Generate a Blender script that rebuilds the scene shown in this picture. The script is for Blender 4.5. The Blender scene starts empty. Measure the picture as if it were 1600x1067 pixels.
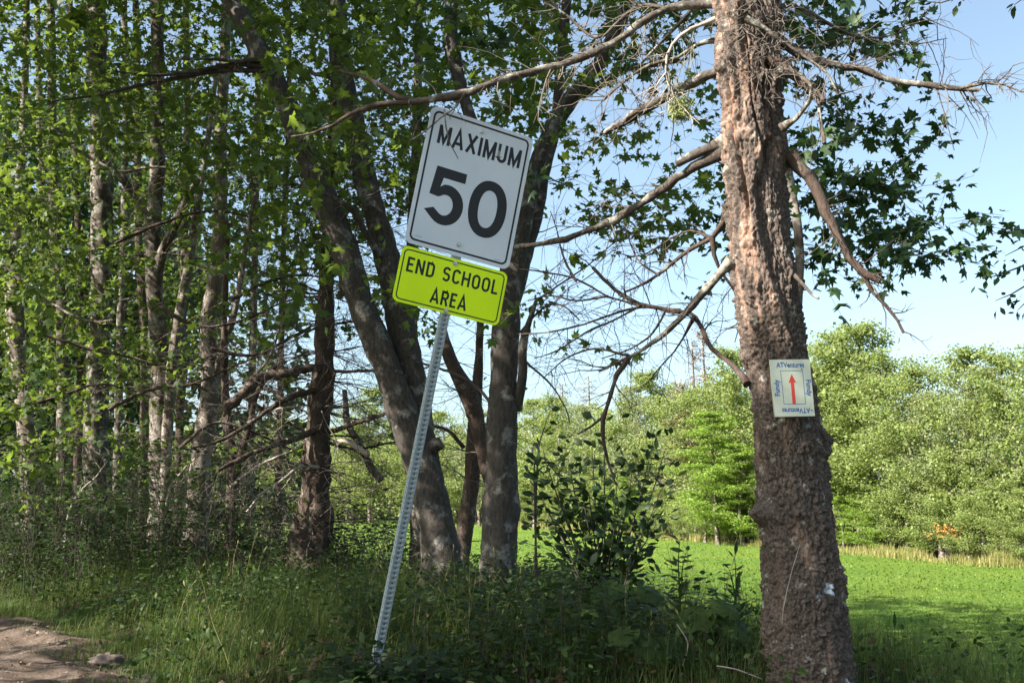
import bpy, math, random
import numpy as np
from mathutils import Vector, Matrix, noise

random.seed(7)
RNG = np.random.default_rng(11)
SC = bpy.context.scene
COL = SC.collection

# ------------------------------------------------------------------ camera, sky, sun, exposure
F, HOR, EYE = 1600.0, 775.0, 1.6
PITCH = math.atan((HOR - 533.5) / F)
cd = bpy.data.cameras.new("camera")
cam = bpy.data.objects.new("camera", cd)
COL.objects.link(cam)
cd.sensor_width = 36.0
cd.lens = 36.0
cd.clip_start = 0.05
cd.clip_end = 6000
cam.location = (0, 0, EYE)
cam.rotation_euler = (math.pi / 2 + PITCH, 0, 0)
SC.camera = cam

SUN_AZ, SUN_EL = math.radians(-118), math.radians(38)     # azimuth measured from +Y towards +X
SUN = np.array([math.sin(SUN_AZ) * math.cos(SUN_EL), math.cos(SUN_AZ) * math.cos(SUN_EL), math.sin(SUN_EL)])
world = bpy.data.worlds.new("World")
SC.world = world
world.use_nodes = True
wn = world.node_tree
bg = wn.nodes["Background"]
sky = wn.nodes.new("ShaderNodeTexSky")
sky.sky_type = 'NISHITA'
sky.sun_disc = False
sky.sun_elevation = SUN_EL
sky.sun_rotation = SUN_AZ
sky.air_density = 0.8
sky.dust_density = 2.4
sky.ozone_density = 1.0
hs = wn.nodes.new("ShaderNodeHueSaturation")
hs.inputs["Saturation"].default_value = 0.82
tint = wn.nodes.new("ShaderNodeMix")
tint.data_type = 'RGBA'
tint.blend_type = 'MULTIPLY'
tint.inputs[0].default_value = 1.0
tint.inputs[7].default_value = (0.97, 1.07, 1.03, 1)
wn.links.new(sky.outputs[0], hs.inputs["Color"])
wn.links.new(hs.outputs[0], tint.inputs[6])
wn.links.new(tint.outputs[2], bg.inputs[0])
bg.inputs[1].default_value = 0.086
sl = bpy.data.lights.new("sun", 'SUN')
sl.energy = 5.0
sl.angle = math.radians(0.5)
sl.color = (1.0, 0.94, 0.84)
so = bpy.data.objects.new("sun", sl)
COL.objects.link(so)
so.rotation_euler = Vector(SUN).to_track_quat('Z', 'Y').to_euler()
SC.view_settings.view_transform = 'Standard'
SC.view_settings.look = 'None'
SC.view_settings.gamma = 1
SC.view_settings.use_curve_mapping = False
SC.view_settings.exposure = 1.85
SC.cycles.max_bounces = 7
SC.cycles.diffuse_bounces = 3
SC.cycles.glossy_bounces = 2
SC.cycles.transmission_bounces = 3
SC.cycles.transparent_max_bounces = 4
SC.cycles.sample_clamp_indirect = 6
SC.cycles.use_denoising = True
SC.cycles.caustics_reflective = False
SC.cycles.caustics_refractive = False

# ------------------------------------------------------------------ geometry helpers
SP, CP = math.sin(PITCH), math.cos(PITCH)
FW, UP = np.array([0, CP, SP]), np.array([0, -SP, CP])


def P(px, py, Y):
    """point on the line of sight of photo pixel (px, py) at Y metres in front of the camera"""
    d = FW + np.array([1, 0, 0]) * (px - 800) / F + UP * (533.5 - py) / F
    return np.array([0, 0, EYE]) + d * (Y / d[1])


def proj(X):
    X = np.atleast_2d(X) - np.array([0, 0, EYE])
    z = X @ FW
    return 800 + F * X[:, 0] / z, 533.5 - F * (X @ UP) / z, z


def sstep(a, b, x):
    t = np.clip((x - a) / (b - a), 0, 1)
    return t * t * (3 - 2 * t)


def ph(x, y, s=1.0, k=0.0):
    return (np.sin(x * 1.7 * s + 1.3 * k + 1.1 * np.sin(y * 1.1 * s + k)) + np.sin(y * 2.1 * s + 2.2 + k + 1.3 * np.sin(x * 0.9 * s - k))) * 0.5


def track_edge(y):
    return np.interp(y, [-6, 0, 3, 4.6, 6.0, 8.2, 9.5, 11, 12, 13, 15], [2.0, .8, -0.6, -1.5, -2.15, -3.3, -4.5, -6.0, -7.6, -10.5, -20]) + 0.12 * np.sin(y * 5.1) + 0.08 * np.sin(y * 11.3)


def on_track(x, y):
    e = track_edge(y)
    return (x < e) & (x > e - 5.2) & (y < 16) & (y > -25)


def crest(x):
    return np.interp(x, [-60, -20, -8, -4, -1.5, 0, 1.2, 2.2, 3.2, 30], [60, 40, 26, 15, 11.5, 9.5, 6.8, 5.0, 4.3, 4.3])


def ground_z(x, y):
    x = np.asarray(x, float)
    y = np.asarray(y, float)
    e = track_edge(y)
    rise = 0.52 * sstep(2.0, 6.0, y)
    bank = 0.16 * sstep(0.0, 1.0, x - e) + 0.10 * sstep(0.0, 1.0, (e - 5.0) - x)
    top = rise + bank + 0.05 * ph(x, y, 0.9) * sstep(0.2, 1, np.abs(x - e))
    tr = (x < e) & (x > e - 5.2)
    top = top + np.where(tr, 0.018 * ph(x, y, 4.5) + 0.014 * ph(x, y, 9.7, 2) + 0.008 * ph(x, y, 19.0, 4) + 0.05 * np.exp(-((x - e + 0.35) / 0.16) ** 2), 0.0)
    f = sstep(0, 5.5, y - crest(x))
    fieldz = -1.0 + 0.05 * ph(x, y, 0.16) + 0.02 * ph(x, y, 0.7, 1)
    return top * (1 - f) + fieldz * f


class MB:
    """collects vertices and faces (triangles or quads) and links them as one mesh object"""

    def __init__(self):
        self.v, self.f, self.r, self.n = [], [], [], 0
        self.attrs = {}

    def add(self, verts, faces, rnd=0.5):
        verts = np.asarray(verts, float).reshape(-1, 3)
        faces = np.asarray(faces, int)
        self.v.append(verts)
        self.f.append(faces + self.n)
        self.r.append(np.broadcast_to(np.asarray(rnd, float), (len(faces),)))
        self.n += len(verts)

    def mesh(self, name, m, smooth=False, origin=(0, 0, 0)):
        me = bpy.data.meshes.new(name)
        V = np.concatenate(self.v) - np.asarray(origin)
        idx = np.concatenate([f.ravel() for f in self.f])
        tot = np.concatenate([np.full(len(f), f.shape[1]) for f in self.f])
        me.vertices.add(len(V))
        me.vertices.foreach_set("co", V.ravel().astype(np.float32))
        me.loops.add(len(idx))
        me.loops.foreach_set("vertex_index", idx.astype(np.int32))
        me.polygons.add(len(tot))
        me.polygons.foreach_set("loop_start", np.concatenate([[0], np.cumsum(tot)[:-1]]).astype(np.int32))
        me.polygons.foreach_set("loop_total", tot.astype(np.int32))
        if smooth:
            me.polygons.foreach_set("use_smooth", np.ones(len(tot), bool))
        me.update(calc_edges=True)
        a = me.attributes.new("rnd", 'FLOAT', 'FACE')
        a.data.foreach_set("value", np.concatenate(self.r).astype(np.float32))
        for k, val in self.attrs.items():
            a = me.attributes.new(k, 'FLOAT', 'POINT')
            a.data.foreach_set("value", np.asarray(val, np.float32))
        me.materials.append(m)
        return me

    def build(self, name, m, parent=None, smooth=False, base=(0, 0, 0), kind=None):
        if not self.v:
            return None
        return link(name, self.mesh(name, m, smooth), parent, base, kind)


def link(name, me, parent=None, base=(0, 0, 0), kind=None):
    o = bpy.data.objects.new(name, me)
    COL.objects.link(o)
    if parent is not None:
        o.parent = parent
        p = parent
        off = Vector((0, 0, 0))
        while p is not None:
            off += p.location
            p = p.parent
        o.location = -off
    if kind:
        o["kind"] = kind
    return o


def tag(o, label, cat, group=None):
    o["label"] = label
    o["category"] = cat
    if group:
        o["group"] = group
    return o


def thing(name, label, cat, loc, group=None):
    o = bpy.data.objects.new(name, None)
    o.empty_display_size = 0.1
    COL.objects.link(o)
    o.location = [float(c) for c in loc]
    return tag(o, label, cat, group)


def smooth_path(pts, rad, step):
    """Catmull-Rom resampling of a polyline"""
    pts = np.asarray(pts, float)
    rad = np.asarray(rad, float)
    ext = np.vstack([2 * pts[0] - pts[1], pts, 2 * pts[-1] - pts[-2]])
    op, orr = [], []
    for i in range(len(pts) - 1):
        p0, p1, p2, p3 = ext[i:i + 4]
        n = max(1, int(np.linalg.norm(p2 - p1) / step))
        for t in np.arange(n) / n:
            op.append(0.5 * ((2 * p1) + (-p0 + p2) * t + (2 * p0 - 5 * p1 + 4 * p2 - p3) * t * t + (-p0 + 3 * p1 - 3 * p2 + p3) * t ** 3))
            orr.append(rad[i] * (1 - t) + rad[i + 1] * t)
    op.append(pts[-1])
    orr.append(rad[-1])
    return np.array(op), np.array(orr)


def frames(pts):
    t = np.gradient(pts, axis=0)
    t /= np.linalg.norm(t, axis=1)[:, None] + 1e-12
    ref = np.array([0.0, 1.0, 0.0]) if abs(t[0][1]) < 0.8 else np.array([1.0, 0.0, 0.0])
    A, B = [], []
    a = np.cross(ref, t[0])
    for i in range(len(pts)):
        a = a - t[i] * (a @ t[i])
        l = np.linalg.norm(a)
        if l < 1e-6:
            a = np.cross(np.array([0.3, 0.9, 0.1]), t[i])
            l = np.linalg.norm(a)
        a = a / l
        A.append(a)
        B.append(np.cross(t[i], a))
    return t, np.array(A), np.array(B)


def tube(mb, pts, rad, n=6, rough=0.0, rnd=0.5, cap=True, fs=1.0):
    pts = np.asarray(pts, float)
    rad = np.asarray(rad, float)
    if len(pts) < 2:
        return
    t, A, B = frames(pts)
    th = np.arange(n) * 2 * math.pi / n
    R = rad[:, None] * np.ones(n)[None, :]
    if rough > 0:
        s = np.concatenate([[0], np.cumsum(np.linalg.norm(np.diff(pts, axis=0), axis=1))])
        k = random.uniform(0, 50)
        c = np.cos(th)[None, :]
        sn = np.sin(th)[None, :]
        S = s[:, None] * fs
        R = R * (1 + rough * (np.sin(S * 9 + 3 * c + k) + 0.8 * np.sin(S * 21 + 5 * sn + 2 * k) + 0.6 * np.sin(S * 47 + 9 * c - 7 * sn + k)
                              + 0.8 * np.sin(4 * th[None, :] + S * 2.1 + k)) + RNG.normal(0, rough * 0.5, R.shape))
    V = pts[:, None, :] + R[..., None] * (np.cos(th)[None, :, None] * A[:, None, :] + np.sin(th)[None, :, None] * B[:, None, :])
    m = len(pts)
    i = np.arange(m - 1)[:, None] * n
    j = np.arange(n)[None, :]
    j2 = (j + 1) % n
    Fq = np.stack([i + j, i + j2, i + n + j2, i + n + j], -1).reshape(-1, 4)
    mb.add(V.reshape(-1, 3), Fq, rnd)
    if cap:
        for e, c in ((0, pts[0] - t[0] * rad[0] * 0.2), (m - 1, pts[-1] + t[-1] * rad[-1] * 0.4)):
            ring = V[e]
            mb.add(np.vstack([ring, c]), [[k, (k + 1) % n, n] if e else [(k + 1) % n, k, n] for k in range(n)], rnd)


def unit(v):
    v = np.asarray(v, float)
    return v / (np.linalg.norm(v) + 1e-12)


def rvec(z=0.0):
    v = RNG.normal(size=3)
    v[2] += z
    return unit(v)


def wiggle(p, d, L, n, amp, droop=0.0):
    pts = [np.array(p, float)]
    d = unit(d)
    for i in range(n):
        d = unit(d + RNG.normal(size=3) * amp + np.array([0, 0, -droop]))
        pts.append(pts[-1] + d * L / n)
    return np.array(pts)


def covers_sign(q):
    a, b, z = proj(q)
    return bool(np.any((a > 655) & (a < 838) & (b > 190) & (b < 515) & (z < 5.9) & (z > 1)))


def dead_twigs(mb, pts, rad, count, L, r, droop=0.05, sub=2, lo=0.15, rnd=0.5, amp=0.22):
    """thin bare side twigs growing out of a branch, each with a few finer ones"""
    pts = np.asarray(pts)
    for _ in range(count):
        u = random.uniform(lo, 1.0) ** 0.8 * (len(pts) - 1)
        i = min(int(u), len(pts) - 2)
        p = pts[i] + (pts[i + 1] - pts[i]) * (u - i)
        t = unit(pts[i + 1] - pts[i])
        side = rvec(-0.2)
        side = unit(side - t * (side @ t))
        l = L * random.uniform(0.35, 1.15)
        q = wiggle(p, t * random.uniform(0.2, 0.9) + side, l, 5, amp, droop)
        rr = r * random.uniform(0.6, 1.2)
        if covers_sign(q):
            continue
        tube(mb, q, np.linspace(rr, rr * 0.3, 6), 3, rnd=rnd, cap=False)
        for _k in range(sub):
            w = random.randint(1, 4)
            tt = unit(q[w + 1] - q[w])
            s2 = rvec(-0.2)
            q2 = wiggle(q[w], tt + 0.9 * unit(s2 - tt * (s2 @ tt)), l * random.uniform(0.25, 0.6), 4, amp, droop)
            tube(mb, q2, np.linspace(rr * 0.5, rr * 0.2, 5), 3, rnd=rnd, cap=False)


# ------------------------------------------------------------------ leaves
def leaf_maple():
    o = [(0, 0), (-.20, -.08), (-.52, .10), (-.30, .27), (-.50, .60), (-.17, .52), (0, 1.0), (.17, .52), (.50, .60), (.30, .27), (.52, .10), (.20, -.08)]
    v = [(0, .30, 0.0)] + [(x, y, -0.22 * abs(x) - 0.18 * max(0, y - .5)) for x, y in o]
    f = [(0, 1 + (k + 1) % 12, 1 + k) for k in range(12)]
    return np.array(v), np.array(f)


def leaf_oval(w=0.28):
    v = [(0, 0, 0), (-w, .4, -.06), (-w * .75, .72, -.09), (0, 1, -.14), (w * .75, .72, -.09), (w, .4, -.06), (0, .45, .03)]
    return np.array(v, float), np.array([(0, 6, 1), (1, 6, 2), (2, 6, 3), (3, 6, 4), (4, 6, 5), (5, 6, 0)])


def leaf_simple(w=0.36):
    v = [(0, 0, 0), (-w, .42, -.10), (0, 1, -.16), (w, .42, -.10)]
    return np.array(v, float), np.array([(0, 2, 1), (0, 3, 2)])


def leaf_star():
    v = [(0, 0, 0), (-.5, .12, -.1), (-.2, .35, -.03), (-.45, .68, -.12), (0, 1, -.15), (.45, .68, -.12), (.2, .35, -.03), (.5, .12, -.1)]
    return np.array(v, float), np.array([(0, 2, 1), (0, 4, 2), (2, 4, 3), (0, 6, 4), (4, 6, 5), (0, 7, 6)])


MAPLE, OVAL, SIMPLE, STAR, LANCE = leaf_maple(), leaf_oval(), leaf_simple(), leaf_star(), leaf_oval(0.13)


class Leaves:
    def __init__(self):
        self.p, self.a, self.n, self.s = [], [], [], []

    def add(self, p, a, n, s):
        self.p.append(p)
        self.a.append(a)
        self.n.append(n)
        self.s.append(s)

    def arrays(self):
        p = np.array(self.p)
        a = np.array(self.a)
        n = np.array(self.n)
        return leaf_frames(p, a, n, np.array(self.s))


def leaf_frames(p, a, n, s):
    a = a / (np.linalg.norm(a, axis=1)[:, None] + 1e-9)
    x = np.cross(a, n)
    x /= np.linalg.norm(x, axis=1)[:, None] + 1e-9
    n = np.cross(x, a)
    R = np.stack([x, a, n], axis=2)
    return p, R, s


def emit_leaves(mb, tpl, p, R, s, rnd=None):
    v, f = tpl
    if len(p) == 0:
        return
    if (tpl is MAPLE or tpl is STAR) and len(p) > 30:
        for g, (zk, xk, tw_) in enumerate(((.3, 1.0, .05), (1.4, .86, -.25), (2.6, .68, .35), (-1.0, .92, -.1))):
            v2 = v.copy()
            v2[:, 0] = v[:, 0] * xk * (1 + tw_ * v[:, 0])
            v2[:, 2] = v[:, 2] * zk + tw_ * v[:, 0] * v[:, 1]
            emit_leaves(mb, (v2, f), p[g::4], R[g::4], s[g::4], None if rnd is None else rnd[g::4])
        return
    V = np.einsum('nij,kj->nki', R, v) * s[:, None, None] + p[:, None, :]
    N, k = len(p), len(v)
    Fc = f[None, :, :] + (np.arange(N) * k)[:, None, None]
    if rnd is None:
        rnd = RNG.random(N)
    mb.add(V.reshape(-1, 3), Fc.reshape(-1, f.shape[1]), np.repeat(rnd, len(f)))


_LV = {}


def leaf_objects(parent, tpl, key, p, R, s, m, name="leaf"):
    """each leaf an object of its own, sharing one of six meshes"""
    if (key, m.name) not in _LV:
        _LV[(key, m.name)] = []
        for k in range(6):
            mb = MB()
            v, f = tpl
            vv = v.copy()
            vv[:, 2] *= 0.5 + 0.35 * k
            vv[:, 0] *= 0.88 + 0.05 * k
            mb.add(vv, f, (k + 0.5) / 6)
            _LV[(key, m.name)].append(mb.mesh(name, m))
    ms = _LV[(key, m.name)]
    off = Vector((0, 0, 0))
    q = parent
    while q is not None:
        off += q.location
        q = q.parent
    for i in range(len(p)):
        o = bpy.data.objects.new(name, ms[random.randrange(6)])
        COL.objects.link(o)
        o.parent = parent
        M = Matrix([[*(R[i][r] * s[i]), p[i][r] - off[r]] for r in range(3)] + [[0, 0, 0, 1]])
        o.matrix_local = M


def split_leaves(parent, tpl, key, arrs, m, n_obj, base, crown_name="crown", label=None):
    """the n_obj leaves that show largest in the picture become objects, the rest one part"""
    p, R, s = arrs
    if len(p) == 0:
        return
    px, py, z = proj(p)
    inside = (px > -10) & (px < 1610) & (py > -10) & (py < 1075) & (z > 0.5)
    vis = inside & ~((px > 610) & (px < 835) & (py > 170) & (py < 512) & (z > 5.6)) & ~((px > 1125) & (px < 1265) & (z > 5.2))
    score = np.where(vis, s / z, -1)
    if n_obj:
        order = np.argsort(-score)
        pick = order[:n_obj]
        pick = pick[score[pick] > 0]
    else:
        pick = np.array([], int)
    rest = np.ones(len(p), bool)
    rest[pick] = False
    leaf_objects(parent, tpl, key, p[pick], R[pick], s[pick], m)
    mb = MB()
    emit_leaves(mb, tpl, p[rest & inside], R[rest & inside], s[rest & inside])
    emit_leaves(mb, SIMPLE if key != "lance" else LANCE, p[rest & ~inside], R[rest & ~inside], s[rest & ~inside] * 1.05)
    o = mb.build(crown_name, m, parent, kind="stuff")
    return o


# ------------------------------------------------------------------ materials
def newmat(name):
    m = bpy.data.materials.new(name)
    m.use_nodes = True
    nt = m.node_tree
    b = nt.nodes["Principled BSDF"]
    return m, nt, b


def N(nt, t, **kw):
    n = nt.nodes.new(t)
    for k, v in kw.items():
        if k.startswith("_"):
            setattr(n, k[1:], v)
        else:
            n.inputs[k.replace("9", " ")].default_value = v
    return n


def ramp(nt, stops, fac=None, interp='LINEAR'):
    r = nt.nodes.new("ShaderNodeValToRGB")
    r.color_ramp.interpolation = interp
    el = r.color_ramp.elements
    while len(el) < len(stops):
        el.new(0.5)
    for e, (p, c) in zip(el, stops):
        e.position = p
        e.color = (*c, 1) if len(c) == 3 else c
    if fac is not None:
        nt.links.new(fac, r.inputs[0])
    return r


def coords(nt, scale=(1, 1, 1)):
    g = nt.nodes.new("ShaderNodeNewGeometry")
    mp = nt.nodes.new("ShaderNodeMapping")
    mp.inputs["Scale"].default_value = scale
    nt.links.new(g.outputs["Position"], mp.inputs[0])
    return mp.outputs[0]


def noise_tex(nt, vec, scale, detail=4, rough=0.55):
    n = nt.nodes.new("ShaderNodeTexNoise")
    n.inputs["Scale"].default_value = scale
    n.inputs["Detail"].default_value = detail
    n.inputs["Roughness"].default_value = rough
    nt.links.new(vec, n.inputs["Vector"])
    return n.outputs[0]


def mixc(nt, fac, a, b, mode='MIX'):
    m = nt.nodes.new("ShaderNodeMix")
    m.data_type = 'RGBA'
    m.blend_type = mode
    for v, i in ((fac, 0), (a, 6), (b, 7)):
        if hasattr(v, "is_linked") or hasattr(v, "links"):
            nt.links.new(v, m.inputs[i])
        else:
            m.inputs[i].default_value = v if i == 0 else (*v, 1)
    return m.outputs[2]


def bump(nt, b, h, strength=0.4, dist=0.02):
    bp = nt.nodes.new("ShaderNodeBump")
    bp.inputs["Strength"].default_value = strength
    bp.inputs["Distance"].default_value = dist
    nt.links.new(h, bp.inputs["Height"])
    nt.links.new(bp.outputs[0], b.inputs["Normal"])


def leaf_mat(name, c1, c2, c3, trans=(0.25, 0.36, 0.04), tf=0.42, rough=0.5, spec=0.25):
    m, nt, b = newmat(name)
    at = N(nt, "ShaderNodeAttribute", _attribute_name="rnd")
    r = ramp(nt, [(0.0, c1), (0.5, c2), (0.93, c3), (1.0, tuple(min(1, q * 1.5) for q in c3))], at.outputs["Fac"])
    nt.links.new(r.outputs[0], b.inputs["Base Color"])
    b.inputs["Roughness"].default_value = rough
    b.inputs["Specular IOR Level"].default_value = spec
    tr = nt.nodes.new("ShaderNodeBsdfTranslucent")
    tc = mixc(nt, at.outputs["Fac"], tuple(q * 0.62 for q in trans), trans)
    nt.links.new(tc, tr.inputs[0])
    mx = nt.nodes.new("ShaderNodeMixShader")
    mx.inputs[0].default_value = tf
    nt.links.new(b.outputs[0], mx.inputs[1])
    nt.links.new(tr.outputs[0], mx.inputs[2])
    nt.links.new(mx.outputs[0], nt.nodes["Material Output"].inputs[0])
    return m


def bark_mat(name, dark, mid, light, stretch=0.25, scale=22, patch=0.5, bstr=0.6):
    m, nt, b = newmat(name)
    v = coords(nt, (1, 1, stretch))
    v2 = coords(nt)
    n1 = noise_tex(nt, v, scale, 6, 0.65)
    n2 = noise_tex(nt, v2, 7, 4, 0.6)
    n3 = noise_tex(nt, v2, 38, 3, 0.6)
    base = ramp(nt, [(0.3, dark), (0.7, mid)], n1)
    pf = ramp(nt, [(patch, (0, 0, 0)), (patch + 0.07, (1, 1, 1))], n2)
    lc = ramp(nt, [(0.35, mid), (0.62, light)], n3)
    c = mixc(nt, pf.outputs[0], base.outputs[0], lc.outputs[0])
    nt.links.new(c, b.inputs["Base Color"])
    b.inputs["Roughness"].default_value = 0.9
    b.inputs["Specular IOR Level"].default_value = 0.15
    bump(nt, b, n1, bstr, 0.012)
    return m


def flat_mat(name, c, rough=0.6, metal=0.0, spec=0.4):
    m, nt, b = newmat(name)
    v = coords(nt)
    n1 = noise_tex(nt, v, 35, 5, 0.6)
    r = ramp(nt, [(0.3, tuple(q * 0.86 for q in c)), (0.7, c)], n1)
    nt.links.new(r.outputs[0], b.inputs["Base Color"])
    b.inputs["Roughness"].default_value = rough
    b.inputs["Metallic"].default_value = metal
    b.inputs["Specular IOR Level"].default_value = spec
    return m


M = {}
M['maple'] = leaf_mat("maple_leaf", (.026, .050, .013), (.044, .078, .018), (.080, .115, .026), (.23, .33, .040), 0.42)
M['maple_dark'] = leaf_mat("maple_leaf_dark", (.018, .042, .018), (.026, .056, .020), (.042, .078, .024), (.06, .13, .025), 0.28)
M['shrub'] = leaf_mat("shrub_leaf", (.012, .028, .010), (.020, .042, .013), (.042, .062, .017), (.06, .12, .02), 0.3)
M['weed'] = leaf_mat("weed_leaf", (.016, .036, .010), (.028, .058, .014), (.065, .10, .025), (.09, .17, .02), 0.32, 0.6)
M['grass'] = leaf_mat("grass_blade", (.026, .050, .010), (.055, .086, .017), (.13, .13, .05), (.18, .26, .04), 0.36, 0.6)
M['drygrass'] = leaf_mat("dry_grass_blade", (.13, .18, .035), (.26, .25, .08), (.40, .33, .15), (.35, .36, .12), 0.35, 0.6)
M['clover'] = leaf_mat("field_leaf", (.055, .100, .016), (.090, .150, .024), (.14, .20, .035), (.24, .37, .04), 0.40, 0.6)
M['poplar'] = leaf_mat("poplar_leaf", (.115, .16, .052), (.165, .215, .066), (.235, .275, .105), (.46, .54, .14), 0.44, 0.45)
M['poplar_pale'] = leaf_mat("pale_poplar_leaf", (.12, .155, .070), (.18, .215, .10), (.27, .29, .16), (.42, .47, .18), 0.44, 0.45)
M['larch'] = leaf_mat("bright_feathery_leaf", (.10, .17, .03), (.14, .22, .035), (.19, .27, .05), (.36, .50, .06), 0.42, 0.5)
M['needle'] = leaf_mat("spruce_needle", (.016, .042, .016), (.028, .062, .02), (.05, .09, .028), (.06, .12, .03), 0.2, 0.6)
M['orange'] = leaf_mat("orange_leaf", (.28, .14, .04), (.36, .18, .05), (.42, .25, .07), (.4, .24, .06), 0.3)
M['russet'] = leaf_mat("dead_needle", (.16, .09, .05), (.22, .13, .07), (.30, .20, .12), (.2, .12, .06), 0.2)
M['dryleaf'] = leaf_mat("dry_leaf", (.08, .05, .03), (.13, .08, .045), (.18, .12, .07), (.12, .07, .04), 0.2)
M['bark_maple'] = bark_mat("maple_bark", (.035, .029, .025), (.095, .080, .069), (.23, .22, .20), 0.4, 40, 0.55, 0.8)
M['bark_grey'] = bark_mat("grey_bark", (.036, .028, .023), (.11, .09, .075), (.26, .24, .21), 0.25, 30, 0.50, 0.4)
M['bark_pale'] = bark_mat("pale_bark", (.06, .045, .036), (.17, .138, .115), (.32, .295, .26), 0.22, 24, 0.5, 0.4)
M['bark_dark'] = bark_mat("dark_conifer_bark", (.040, .028, .023), (.095, .068, .054), (.20, .17, .14), 0.5, 45, 0.56, 0.8)
M['dead'] = bark_mat("dead_wood", (.045, .035, .029), (.11, .09, .075), (.28, .27, .23), 0.8, 55, 0.50, 0.6)
M['deadtwig'] = flat_mat("dead_twig", (.13, .105, .088), 0.9)
M['darktwig'] = flat_mat("dark_twig", (.06, .047, .040), 0.9)
M['palewood'] = flat_mat("pale_bare_wood", (.34, .29, .24), 0.85)
M['lichen'] = flat_mat("hanging_lichen", (.20, .20, .155), 1.0)
M['lichen_green'] = flat_mat("green_lichen", (.30, .34, .12), 1.0)
M['steel'] = flat_mat("galvanised_steel", (.29, .33, .35), 0.55, 0.35)
M['bolt'] = flat_mat("zinc_bolt", (.55, .55, .52), 0.4, 0.8)
M['black'] = flat_mat("black_print", (.012, .012, .014), 0.45)
M['blue'] = flat_mat("blue_print", (.03, .10, .32), 0.5)
M['red'] = flat_mat("red_print", (.60, .05, .03), 0.5)
M['signback'] = flat_mat("bare_aluminium", (.45, .46, .47), 0.4, 0.7)
M['stone'] = flat_mat("pale_stone", (.17, .13, .108), 0.95)


def sign_mat(name, c, dirt, spec=0.4):
    m, nt, b = newmat(name)
    v = coords(nt)
    n1 = noise_tex(nt, v, 2.2, 5, 0.6)
    n2 = noise_tex(nt, v, 60, 3, 0.5)
    r = ramp(nt, [(0.35, dirt), (0.6, c)], n1)
    c2 = mixc(nt, 0.12, r.outputs[0], (0, 0, 0))
    r2 = ramp(nt, [(0.4, (.985, .985, .985)), (0.6, (1, 1, 1))], n2)
    c3 = mixc(nt, 1.0, r.outputs[0], r2.outputs[0], 'MULTIPLY')
    nt.links.new(c3, b.inputs["Base Color"])
    b.inputs["Roughness"].default_value = 0.35
    b.inputs["Specular IOR Level"].default_value = spec
    return m


M['white'] = sign_mat("white_sheeting", (.62, .66, .72), (.55, .59, .65))
M['lime'] = sign_mat("fluorescent_yellow_green", (.72, .96, .002), (.66, .88, .002), 0.3)
M['board'] = sign_mat("cream_board", (.50, .52, .42), (.44, .46, .37), 0.2)


def ground_mat():
    m, nt, b = newmat("forest_floor")
    v = coords(nt)
    n1 = noise_tex(nt, v, 3.0, 6, 0.65)
    n2 = noise_tex(nt, v, 40, 5, 0.7)
    n3 = noise_tex(nt, v, 0.8, 3, 0.5)
    soil = ramp(nt, [(0.3, (.022, .016, .012)), (0.7, (.06, .044, .030))], n2)
    moss = ramp(nt, [(0.3, (.025, .045, .014)), (0.7, (.05, .085, .022))], n2)
    f = ramp(nt, [(0.42, (0, 0, 0)), (0.58, (1, 1, 1))], n1)
    c = mixc(nt, f.outputs[0], soil.outputs[0], moss.outputs[0])
    nt.links.new(c, b.inputs["Base Color"])
    b.inputs["Roughness"].default_value = 1
    b.inputs["Specular IOR Level"].default_value = 0.05
    bump(nt, b, n2, 0.8, 0.03)
    return m


def dirt_mat():
    m, nt, b = newmat("packed_dirt")
    v = coords(nt)
    n1 = noise_tex(nt, v, 1.6, 6, 0.65)
    n2 = noise_tex(nt, v, 55, 5, 0.75)
    n3 = noise_tex(nt, v, 9, 5, 0.6)
    a = ramp(nt, [(0.25, (.085, .062, .048)), (0.5, (.165, .122, .096)), (0.75, (.26, .20, .165))], n3)
    g = ramp(nt, [(0.35, (.62, .62, .62)), (0.65, (1, 1, 1))], n2)
    c = mixc(nt, 1.0, a.outputs[0], g.outputs[0], 'MULTIPLY')
    nt.links.new(c, b.inputs["Base Color"])
    b.inputs["Roughness"].default_value = 1
    b.inputs["Specular IOR Level"].default_value = 0.1
    bump(nt, b, n2, 0.9, 0.03)
    return m


def field_mat():
    m, nt, b = newmat("field_turf")
    v = coords(nt)
    n1 = noise_tex(nt, v, 0.22, 5, 0.6)
    n2 = noise_tex(nt, v, 9, 6, 0.75)
    n3 = noise_tex(nt, v, 30, 3, 0.7)
    a = ramp(nt, [(0.28, (.070, .125, .018)), (0.5, (.11, .175, .028)), (0.72, (.16, .225, .04))], n2)
    bb = ramp(nt, [(0.3, (.72, .84, .8)), (0.5, (1, 1, 1)), (0.7, (1.35, 1.12, 1.1))], n1)
    c = mixc(nt, 1.0, a.outputs[0], bb.outputs[0], 'MULTIPLY')
    nt.links.new(c, b.inputs["Base Color"])
    b.inputs["Roughness"].default_value = 0.9
    b.inputs["Specular IOR Level"].default_value = 0.1
    bump(nt, b, n3, 0.9, 0.08)
    return m


# ------------------------------------------------------------------ ground, track, field
def axis(spec):
    out = [spec[0][0]]
    for a, b, st in spec:
        n = max(1, int(round((b - a) / st)))
        out += list(a + (b - a) * (np.arange(n) + 1) / n)
    return np.array(out)


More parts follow.
